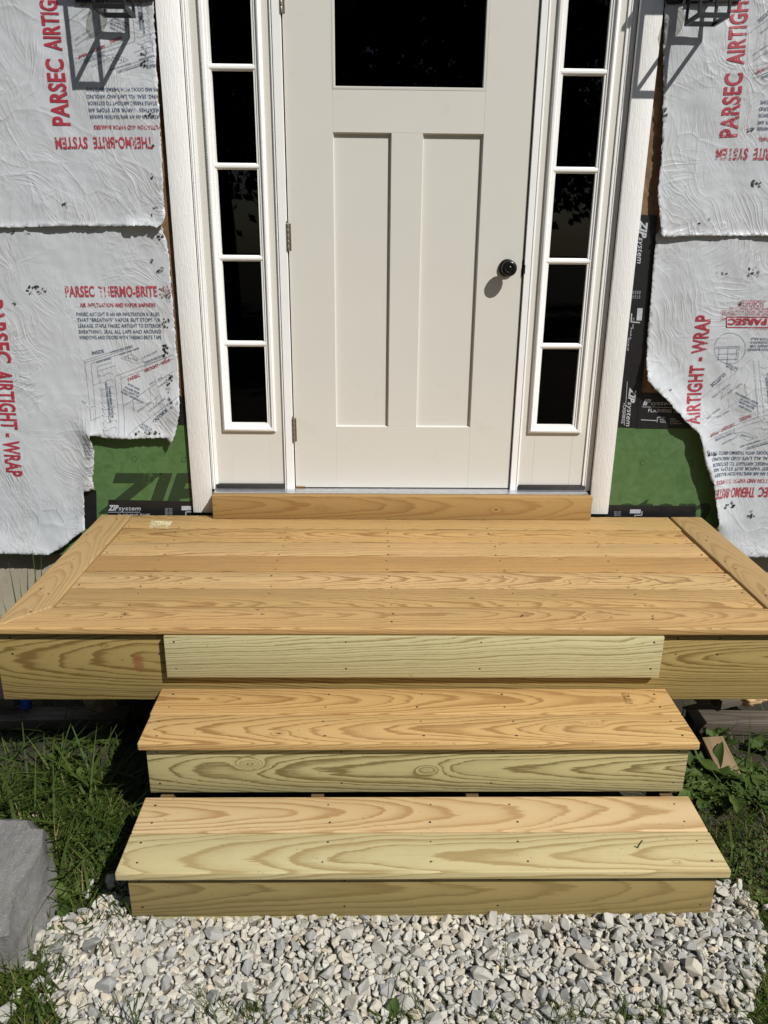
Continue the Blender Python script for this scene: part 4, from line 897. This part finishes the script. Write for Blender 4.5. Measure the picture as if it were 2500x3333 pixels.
# ================================================================ GRAVEL
gpoly = [gp(*p, GZ) for p in ((432, 2880), (360, 2880), (330, 2930), (300, 2965), (250, 2985), (150, 3010), (105, 3040), (108, 3110), (150, 3160), (165, 3230), (180, 3290), (210, 3333))]
gpoly += [(-.36, -2.06), (.30, -2.12), (.9, -2.10), (1.16, -2.02)]+[gp(*p, GZ) for p in ((2425, 3333), (2450, 3270), (2478, 3180), (2482, 3100), (2468, 3010), (2440, 2930), (2400, 2895), (2338, 2890))]
gpoly += [(1.20, -1.40), (-.2, -1.40)]
gin = inpoly(gpoly)
bed_pts = [Vector(p) for p in gpoly]
bm = bmesh.new()
gx0, gx1 = min(p[0] for p in gpoly), max(p[0] for p in gpoly); gy0, gy1 = min(p[1] for p in gpoly), max(p[1] for p in gpoly)
def bed_z(x, y): return ground_z(x, y)+.012
v2, e2, f2, *_ = geometry.delaunay_2d_cdt(bed_pts+[Vector((gx0+i*.03, gy0+j*.03)) for i in range(int((gx1-gx0)/.03)) for j in range(int((gy1-gy0)/.03)) if gin(gx0+i*.03, gy0+j*.03)], [(i, (i+1) % len(bed_pts)) for i in range(len(bed_pts))], [], 1, 1e-5)
bed = tag(link('gravel_bed', mesh_from([(p.x, p.y, bed_z(p.x, p.y)-.004) for p in v2], [tuple(f) for f in f2], smooth=True), M['fines']), kind='structure')
bm.free()
rs = random.Random(17); templates = []
for i in range(30):
    ax = (1., rs.uniform(.58, .92), rs.uniform(.42, .68)); bm = bmesh.new()
    nf = rs.randint(13, 22)
    for j in range(nf):
        d = Vector((rs.gauss(0, 1), rs.gauss(0, 1), rs.gauss(0, 1))).normalized()*rs.uniform(.88, 1.04)
        bm.verts.new((d.x*ax[0], d.y*ax[1], d.z*ax[2]))
    r_ = bmesh.ops.convex_hull(bm, input=bm.verts[:])
    bmesh.ops.delete(bm, geom=[v for v in bm.verts if not v.link_faces], context='VERTS')
    bmesh.ops.dissolve_limit(bm, angle_limit=R(20), verts=bm.verts[:], edges=bm.edges[:])
    bmesh.ops.bevel(bm, geom=bm.edges[:], offset=.035, segments=1, affect='EDGES', profile=.5, clamp_overlap=True)
    bmesh.ops.recalc_face_normals(bm, faces=bm.faces[:])
    templates.append(bm_mesh(bm))
    templates[-1].materials.append(M['stone'])
# dart throwing, large stones first
placed = []; cell = {}
def free(x, y, r, k):
    ci, cj = int(x/.06), int(y/.06)
    for i in range(ci-1, ci+2):
        for j in range(cj-1, cj+2):
            for (a, b, q) in cell.get((i, j), ()):
                if (a-x)**2+(b-y)**2 < ((q+r)*k)**2: return False
    return True
def put(x, y, r): placed.append((x, y, r)); cell.setdefault((int(x/.06), int(y/.06)), []).append((x, y, r))
under = inpoly([(-.27, -1.60), (1.185, -1.60), (1.185, -1.2), (-.27, -1.2)])
for r, tries in ((.0225, 14), (.0185, 90), (.0155, 500), (.0132, 2200), (.0112, 8000), (.0095, 16000), (.0078, 20000), (.0062, 18000)):
    for _ in range(tries):
        x, y = rs.uniform(gx0, gx1), rs.uniform(gy0, gy1); rr = r*rs.uniform(.9, 1.12)
        if gin(x, y) and not under(x, y) and free(x, y, rr, .80): put(x, y, rr)
# a few strays in the grass
for px, py, r in ((100, 3160, .028), (55, 3250, .03), (150, 3265, .02), (20, 3320, .03), (290, 2990, .02), (215, 3000, .016), (300, 2890, .02), (320, 2900, .014), (290, 2925, .018), (275, 2920, .012), (95, 2660, .012), (120, 2660, .016), (2400, 2890, .02), (2490, 2975, .022), (2480, 3060, .018), (130, 3220, .02), (2360, 2885, .016), (205, 3045, .012)):
    x, y = gp(px, py, GZ); put(x, y, r*.72)
def seen(x, y):
    d = Vector((x, y, GZ))-CAM; w = d.dot(FWD); px, py = 1250+FPX*d.dot(RGT)/w, 1666.5-FPX*d.dot(UP)/w
    return -40 < px < 2540 and py < 3380
order = sorted(placed, key=lambda s: (-seen(s[0], s[1]), -s[2]))
rest = bmesh.new()
def stone_matrix(x, y, r):
    z = bed_z(x, y)+r*rs.uniform(.1, .75)
    return Matrix.Translation((x, y, z)) @ Matrix.Rotation(rs.uniform(0, 6.3), 4, 'Z') @ Matrix.Rotation(rs.gauss(0, .5), 4, 'X') @ Matrix.Rotation(rs.gauss(0, .4), 4, 'Y') @ Matrix.Diagonal((r*1.36, r*1.3, r*1.25, 1))
for i, (x, y, r) in enumerate(order):
    mm = stone_matrix(x, y, r); me = rs.choice(templates)
    if i < 300:
        o = bpy.data.objects.new('stone', me); COL.objects.link(o); o.parent = bed; o.matrix_world = mm
        o.matrix_parent_inverse = Matrix.Identity(4)
    else:
        t = me.copy(); t.transform(mm); rest.from_mesh(t); bpy.data.meshes.remove(t)
# chips between the stones
for _ in range(9000):
    x, y = rs.uniform(gx0, gx1), rs.uniform(gy0, gy1)
    if not gin(x, y) or under(x, y): continue
    r = rs.uniform(.004, .0105); t = rs.choice(templates).copy(); t.transform(Matrix.Translation((x, y, bed_z(x, y)+r*.3)) @ Matrix.Rotation(rs.uniform(0, 6.3), 4, 'Z') @ Matrix.Rotation(rs.uniform(0, 3), 4, 'X') @ Matrix.Diagonal((r, r, r, 1))); rest.from_mesh(t); bpy.data.meshes.remove(t)
o = link('small_stones', bm_mesh(rest), M['stone'], bed); o['kind'] = 'stuff'

# ================================================================ GRASS
def blades(specs, segs=4):
    vs_, fs = [], []
    for (x, y, z, h, w, az, lean, curl) in specs:
        d = Vector((math.cos(az), math.sin(az), 0)); sd = Vector((-d.y, d.x, 0)); p = Vector((x, y, z)); ang = lean; b0 = len(vs_)
        for k in range(segs+1):
            t = k/segs; ww = w*(1-t**1.7)*(.75+.5*min(1, t*3)*.5)
            if k < segs: vs_ += [p-sd*ww, p+sd*ww]
            else: vs_.append(p)
            ang += curl/segs; p = p+(Vector((0, 0, 1))*math.cos(ang)+d*math.sin(ang))*(h/segs)
        for k in range(segs-1): fs.append((b0+2*k, b0+2*k+1, b0+2*k+3, b0+2*k+2))
        fs.append((b0+2*(segs-1), b0+2*(segs-1)+1, b0+2*segs))
    return mesh_from(vs_, fs, smooth=True)
rg = random.Random(29); lawn, long_, dry = [], [], []
blk = inpoly([gp(*p, GZ) for p in ((-130, 2700), (60, 2690), (140, 2730), (170, 2840), (178, 2900), (140, 3000), (70, 3100), (-30, 3160), (-130, 3160))])
stepfoot = inpoly([(-.29, -1.63), (1.21, -1.63), (1.22, -1.05), (-.30, -1.05)])
def den(x, y):
    return .55+.9*noise.noise((x*5, y*5, 8))
for _ in range(44000):
    side = rg.random()
    if side < .50: x, y = rg.uniform(-1.35, -.28), rg.uniform(-2.15, -.62)
    elif side < .88: x, y = rg.uniform(1.17, 2.0), rg.uniform(-2.15, -.75)
    else: x, y = rg.uniform(-.6, 1.5), rg.uniform(-2.3, -1.83)
    if blk(x, y) or stepfoot(x, y): continue
    ing = gin(x, y)
    if ing:
        lim = -1.88+.03*noise.noise((x*6, 1, 4))
        pr = .0 if y > lim+.05 else .75*max(0, noise.noise((x*4.5, y*6, 2))+.15)
        if min(abs(x-gx0), abs(x-gx1)) < .1 or segdist(x, y, gpoly+gpoly[:1]) < .05: pr = max(pr, .05)
        if rg.random() > pr: continue
    elif rg.random() > den(x, y)+.25: continue
    if y > -1.05 and rg.random() > .12: continue
    z = ground_z(x, y)-.003
    if x > 1.2 and noise.noise((x*4, y*4, 31)) > .12 and rg.random() < .5:
        dry.append((x, y, z, rg.uniform(.03, .10), rg.uniform(.0008, .0015), rg.uniform(0, 6.3), rg.uniform(.4, 1.4), rg.uniform(-.2, .6)))
    else:
        hh = rg.uniform(.03, .10)*(1.35 if x < 0 else .8)
        lawn.append((x, y, z, hh, rg.uniform(.0011, .0028), rg.uniform(0, 6.3), rg.uniform(.2, 1.1), rg.uniform(.2, 1.3)))
for _ in range(1300):        # long coarse grass in the shade left of the steps and by the foundation
    u = rg.random()
    if u < .78: x, y = rg.gauss(-.62, .20), rg.uniform(-1.55, -.66)
    elif u < .92: x, y = rg.uniform(-1.25, -.85), rg.uniform(-.9, -.02)
    else: x, y = rg.uniform(1.28, 1.95), rg.uniform(-1.25, -.6)
    if blk(x, y) or stepfoot(x, y) or x > -.33 and x < 1.25 or (-1.0 < y < -.5 and rg.random() < .8): continue
    long_.append((x, y, ground_z(x, y)-.004, rg.uniform(.12, .32), rg.uniform(.002, .0058), rg.uniform(0, 6.3), rg.uniform(.6, 1.35), rg.uniform(.2, 1.1)))
for px, py, tx, ty, w in ((30, 2440, 330, 2560, .007), (330, 2560, 130, 2455, .006), (430, 2690, 205, 2990, .005), (330, 2660, 480, 2570, .004), (60, 2720, 20, 2540, .006)):
    a = gp(px, py, GZ+.06); b = gp(tx, ty, GZ+.14); d = Vector(b)-Vector(a); long_.append((a[0], a[1], GZ, d.length+.14, w, math.atan2(d.y, d.x), .5, 1.1))
for px, py, az, h in ((1370, 3330, 2.0, .17), (1260, 3300, 1.1, .12), (1340, 3330, 1.7, .10), (1640, 3200, 1.4, .12), (1950, 3290, 2.3, .13), (1100, 3333, 2.6, .12), (1760, 3330, .6, .09), (2050, 3300, 2.2, .1), (300, 3140, 1.0, .12), (340, 3010, .4, .13), (420, 3010, 2.8, .12)):
    a = gp(px, py, GZ); long_.append((a[0], a[1], GZ, h, .0018, az, .5, .6))
for px, py, nb in ((360, 3330, 60), (700, 3320, 110), (780, 3335, 90), (830, 3350, 90), (1020, 3350, 80), (1260, 3340, 50), (1390, 3345, 50), (1590, 3350, 60), (1800, 3345, 70), (1900, 3350, 90), (2050, 3345, 90), (2160, 3350, 80), (2330, 3330, 70), (2440, 3300, 80), (2465, 3200, 60), (2480, 3080, 70), (2460, 2980, 60), (2430, 3040, 30), (140, 3190, 60), (180, 3120, 30), (290, 3010, 60), (380, 2985, 40)):
    a = gp(px, py, GZ)
    for _ in range(nb): lawn.append((a[0]+rg.gauss(0, .022), a[1]+rg.gauss(0, .016), GZ, rg.uniform(.03, .085), rg.uniform(.0009, .0019), rg.uniform(0, 6.3), rg.uniform(.2, 1.1), rg.uniform(.1, 1.)))
for px, y, h, az in ((35, -.20, .42, 2.1), (48, -.25, .36, 1.9), (105, -.12, .46, 1.9), (112, -.12, .44, 1.6), (10, -.3, .30, 2.4), (62, -.2, .20, 1.7), (20, -.24, .3, .8)):
    x, _z2 = wp(px, 1990, y); long_.append((x+.03, y, GZ, h, .0042, az, .06, .28))
for _ in range(26000):
    x, y = rg.uniform(-2.4, 3.0), rg.uniform(-3.1, -.75)
    if -1.35 < x < 2.0 and y > -2.15 or gin(x, y) or rg.random() > den(x, y)+.2: continue
    lawn.append((x, y, ground_z(x, y)-.003, rg.uniform(.03, .09), rg.uniform(.0014, .0030), rg.uniform(0, 6.3), rg.uniform(.2, 1.1), rg.uniform(.2, 1.3)))
tag(link('lawn_grass', blades(lawn, 3), M['grass']), 'short green lawn grass around the gravel and steps', 'grass', kind='stuff')
tag(link('long_grass', blades(long_, 6), M['longgrass']), 'long coarse grass growing in the shade beside the steps', 'grass', kind='stuff')
tag(link('dry_grass', blades(dry, 3), M['straw']), 'dry straw-coloured grass on the lawn right of the steps', 'grass', kind='stuff')

# low ground cover of tiny round leaves among the grass
gc_v, gc_f = [], []
for _ in range(8000):
    if rg.random() < .6: x, y = rg.uniform(-1.2, -.34), rg.uniform(-2.1, -1.0)
    else: x, y = rg.uniform(1.22, 1.95), rg.uniform(-1.5, -1.0)
    if blk(x, y) or stepfoot(x, y) or gin(x, y) or noise.noise((x*6, y*6, 44)) < -.05: continue
    c = Vector((x, y, ground_z(x, y)+rg.uniform(.008, .045))); n_ = Vector((rg.gauss(0, .5), rg.gauss(0, .5), 1)).normalized(); a = n_.orthogonal().normalized(); b = n_.cross(a); r_ = rg.uniform(.003, .0075); i0 = len(gc_v); ph = rg.uniform(0, 6)
    gc_v += [c+(a*math.cos(ph+t*1.047)+b*math.sin(ph+t*1.047)*.8)*r_*rg.uniform(.85, 1.1) for t in range(6)]; gc_f.append(tuple(range(i0, i0+6)))
tag(link('ground_cover', mesh_from(gc_v, gc_f), M['weed']), 'low clover-like ground cover among the lawn grass', 'ground cover', kind='stuff')

# ---- broad-leaved weeds
def leaf_mesh(L, Wd, fold, bend, wav, seed, lobes=0):
    r = random.Random(seed); n = 9; vs_, fs = [], []
    for k in range(n+1):
        t = k/n; w = Wd*(math.sin(math.pi*min(1, t*.93+.07))**.75)*(1+.0)
        if lobes: w *= 1+.28*math.sin(t*lobes*math.pi*2)
        ang = bend*t; x = L*t*math.cos(ang*.6); z = L*t*math.sin(.9-ang)*.55
        if k == n: w = .0006
        e = wav*math.sin(t*19+seed)*w
        vs_ += [(x, -w, z+fold*w+e), (x, -w*.5, z+fold*w*.35), (x, 0, z), (x, w*.5, z+fold*w*.35), (x, w, z+fold*w-e)]
    for k in range(n):
        for j in range(4): a = k*5+j; fs.append((a, a+1, a+6, a+5))
    return mesh_from(vs_, fs, smooth=True)
def weed(px, py, nl, L, Wd, label, seed, lobes=0, up=.0, z0=None):
    x, y = gp(px, py, GZ); r = random.Random(seed); zb = ground_z(x, y)-.004
    p = thing('broadleaf_weed', (x, y, zb), label, 'weed', 'broad-leaved weeds around the steps')
    for i in range(nl):
        k = r.uniform(.65, 1.15); me = leaf_mesh(L*k, Wd*k, r.uniform(.15, .6), r.uniform(.3, 1.3), r.uniform(.1, .35), seed*10+i, lobes); me.materials.append(M['weed'])
        o = bpy.data.objects.new('leaf', me); COL.objects.link(o); o.parent = p
        o.rotation_euler = (r.uniform(-.35, .35), -up*r.uniform(.2, 1.), i*6.283/nl+r.uniform(-.4, .4)); o.location = (r.uniform(-.006, .006), r.uniform(-.006, .006), r.uniform(0, .012))
weed(2262, 2520, 9, .17, .019, 'tall narrow-leaved weed growing against the right end of middle riser', 3, 0, .75)
weed(2318, 2545, 9, .16, .021, 'dock weed with long wavy leaves just right of the steps', 4, 0, .45)
weed(2385, 2590, 8, .16, .020, 'dock weed with leaves spread flat on the lawn right of steps', 5, 0, .05)
weed(2285, 2600, 9, .10, .020, 'small toothed weed beside the right end of the lower tread', 6, 3, .3)
weed(2440, 2510, 11, .075, .021, 'rounded lobed weed at right edge below the deck skirt', 7, 4, .35)
weed(2475, 2440, 10, .075, .021, 'lobed weed at right edge in the deck shadow', 8, 4, .45)
weed(2330, 2420, 9, .09, .022, 'bright lobed weed below the right deck skirt near the scrap lumber', 9, 4, .6)
weed(2460, 2610, 8, .11, .024, 'low weed on the lawn at right edge beside the lower tread', 10, 3, .15)
weed(300, 2420, 6, .10, .022, 'pale green weed catching sun left of the upper tread', 11, 3, .4)
weed(215, 2480, 6, .11, .019, 'drooping weed in the grass under the left deck skirt', 12, 2, .5)
weed(255, 2560, 7, .10, .022, 'broad-leaved weed in the grass left of the middle riser', 13, 3, .3)
weed(232, 2930, 4, .085, .017, 'single plantain weed between the stone block and the gravel', 14, 0, .5)
weed(215, 3040, 4, .045, .013, 'tiny weed at the left end of the gravel', 15, 0, .2)
weed(2465, 2930, 6, .05, .015, 'small round-leaved weed at the right end of the gravel', 16, 0, .2)
weed(1255, 3330, 5, .06, .014, 'small weed in the gravel at the bottom edge', 17, 0, .4)

# ================================================================ SCRAP UNDER THE DECK
def scrap(name, x, y, z, L, Wd, t, rz, mat, label, cat, ry=0., rx=0.):
    o = box(name, -L/2, L/2, -Wd/2, Wd/2, -t/2, t/2, mat, None, .002, 2); o.location = (x, y, z); o.rotation_euler = (rx, ry, rz); return tag(o, label, cat)
GW = lambda s: wood('grey_wood', *GREY, s, contrast=.8); OW = lambda s: wood('old_tan_wood', *OLDT, s, contrast=.9)
def G(px, py, z=GZ+.03): return gp(px, py, z)
x, y = G(170, 2335); scrap('lumber_scrap', x, y, GZ+.028, .55, .085, .038, .03, GW(1), 'grey weathered lumber lying under the left side of the deck', 'lumber')
x, y = G(25, 2300); scrap('lumber_scrap', x, y-.0, GZ+.085, .14, .12, .038, -.15, GW(2), 'grey board end under the left corner of the deck', 'lumber')
x, y = G(330, 2310); scrap('strand_board_scrap', x, y, GZ+.062, .10, .10, .012, .7, M['osb_new'], 'tan strand board offcut under the deck left of the steps', 'offcut', rx=.5)
x, y = G(170, 2305); o = scrap('plastic_level', x, y+.04, GZ+.075, .16, .035, .022, .12, plain('orange_plastic', (.40, .14, .02), .5), 'orange plastic piece lying under the left side of the deck', 'plastic piece')
x, y = G(86, 2312); bt = thing('plastic_bottle', (x, y, GZ+.03), 'blue plastic bottle standing under the left corner of the deck', 'bottle')
lathe('body', [(0, 0), (.020, 0), (.022, .004), (.022, .075), (.017, .09), (.009, .098), (.009, .105), (0, .105)], (x, y, GZ+.03), (0, 0, 1), plain('blue_plastic', (.02, .12, .48), .3), bt, 20)
lathe('cap', [(0, .105), (.011, .105), (.011, .122), (0, .122)], (x, y, GZ+.03), (0, 0, 1), M['gasket'], bt, 16)
x, y = G(2440, 2352); scrap('lumber_scrap', x-.02, y, GZ+.03, .40, .085, .05, -.03, GW(3), 'grey weathered beam lying under the right side of deck', 'lumber')
x, y = G(2365, 2315); scrap('lumber_scrap', x, y, GZ+.085, .12, .055, .038, .35, GW(4), 'short grey lumber offcut resting on the beam right of steps', 'offcut')
x, y = G(2420, 2300); scrap('lumber_scrap', x+.06, y+.06, GZ+.09, .30, .10, .03, .25, OW(5), 'tan lumber piece behind the offcuts under right side of deck', 'lumber', ry=-.08)
x, y = G(2352, 2490); scrap('board_offcut', x, y+.02, GZ+.045, .15, .075, .02, R(96), OW(6), 'sunlit tan board offcut lying in the weeds right of the steps', 'offcut', ry=R(-22))
# torn insulation lump
x, y = G(2430, 2310); bm = bmesh.new(); bmesh.ops.create_icosphere(bm, subdivisions=4, radius=1)
for v in bm.verts:
    p = v.co.copy(); k = 1+.30*noise.noise(p*2.3)+.22*noise.noise(p*6)+.10*noise.noise(p*15); v.co = Vector((p.x*.055*k, p.y*.03*k, p.z*.030*k))
tag(link('insulation_lump', bm_mesh(bm, True), mk_concrete('tan_fibre_insulation', (.42, .27, .13), (.52, .36, .19), (.25, .14, .06), 1.), None, (x, y-.005, GZ+.088)), 'tan torn insulation lump on the beam under the right side of deck', 'insulation')
# twig and leaf on the deck, grass clippings
bm = bmesh.new(); P = [gp(*p, .003) for p in ((2132, 1884), (2150, 1892), (2172, 1896), (2200, 1900))]; tube(bm, [(a, b, .0025) for a, b in P], .0012, 5, .0007)
tag(link('twig', bm_mesh(bm), M['straw']), 'thin dry twig lying on the deck boards at right', 'twig')
lf = leaf_mesh(.016, .003, .2, .3, .2, 5); lf.materials.append(plain('pale_dry_leaf', (.62, .50, .28), .6))
o = bpy.data.objects.new('dry_leaf', lf); COL.objects.link(o); a = gp(2240, 1886, .003); o.location = (*a, .001); tag(o, 'tiny pale leaf lying on the deck next to the twig', 'leaf')
bm = bmesh.new(); P = [gp(*p, T2[3]+.004) for p in ((2066, 2752), (2077, 2758), (2080, 2750), (2092, 2733))]; tube(bm, [(a, b, T2[3]+.0022) for a, b in P], .0011, 5)
tag(link('twig', bm_mesh(bm), M['longgrass']), 'bent grass stem lying on the lower tread', 'twig')

# ================================================================ TREES BEHIND THE CAMERA (mirrored in the glass)
rt = random.Random(77); lv, lf_ = [], []
for c in range(85):
    th = rt.uniform(0, 6.283); ph = rt.uniform(-.8, 1.); rr = rt.uniform(.5, 1.)
    cc = Vector((2.6*math.cos(th)*rr*math.sqrt(1-min(1, abs(ph))**2*.6), 2.3*math.sin(th)*rr*math.sqrt(1-min(1, abs(ph))**2*.6), 5.0+3.4*ph)); sz = rt.uniform(.6, 1.1)
    for k in range(120):
        p = cc+Vector((rt.gauss(0, .45), rt.gauss(0, .45), rt.gauss(0, .4)))*sz; n_ = Vector((rt.gauss(0, 1), rt.gauss(0, 1), rt.gauss(0, 1))).normalized(); a = n_.orthogonal().normalized()*rt.uniform(.06, .12); b = n_.cross(a)*.6; i0 = len(lv)
        lv += [p-a, p+b, p+a, p-b]; lf_.append((i0, i0+1, i0+2, i0+3))
crown = mesh_from(lv, lf_, 'crown'); crown.materials.append(M['treeleaf'])
bm = bmesh.new(); tube(bm, [(0, 0, -.2), (.05, .02, 1.5), (.0, .1, 3.2), (.1, 0, 5.5)], .20, 10, .05)
for k in range(6):
    a = k*1.05; tube(bm, [(0.02, .05, 2.2+k*.35), (.9*math.cos(a), .9*math.sin(a), 3.4+k*.4), (1.7*math.cos(a), 1.6*math.sin(a), 4.3+k*.45)], .07, 6, .02)
trunk = bm_mesh(bm, True); trunk.materials.append(M['bark'])
for i, (tx, ty, sc) in enumerate(((-6.0, -12.5, 1.25), (-2.6, -13.5, 1.3), (0.6, -12.4, 1.25), (3.6, -14.5, 1.35), (-9.5, -14, 1.4), (-.8, -17.5, 1.7), (-5, -17.5, 1.7), (6.5, -19, 1.5))):
    t = thing('broadleaf_tree', (tx, ty, GZ), 'leafy tree across the yard, mirrored faintly in the door glass', 'tree', 'trees mirrored in the glass'); t.scale = (sc, sc, sc); t.rotation_euler = (0, 0, i*1.3)
    for nm, me in (('trunk', trunk), ('crown', crown)):
        o = bpy.data.objects.new(nm, me); COL.objects.link(o); o.parent = t
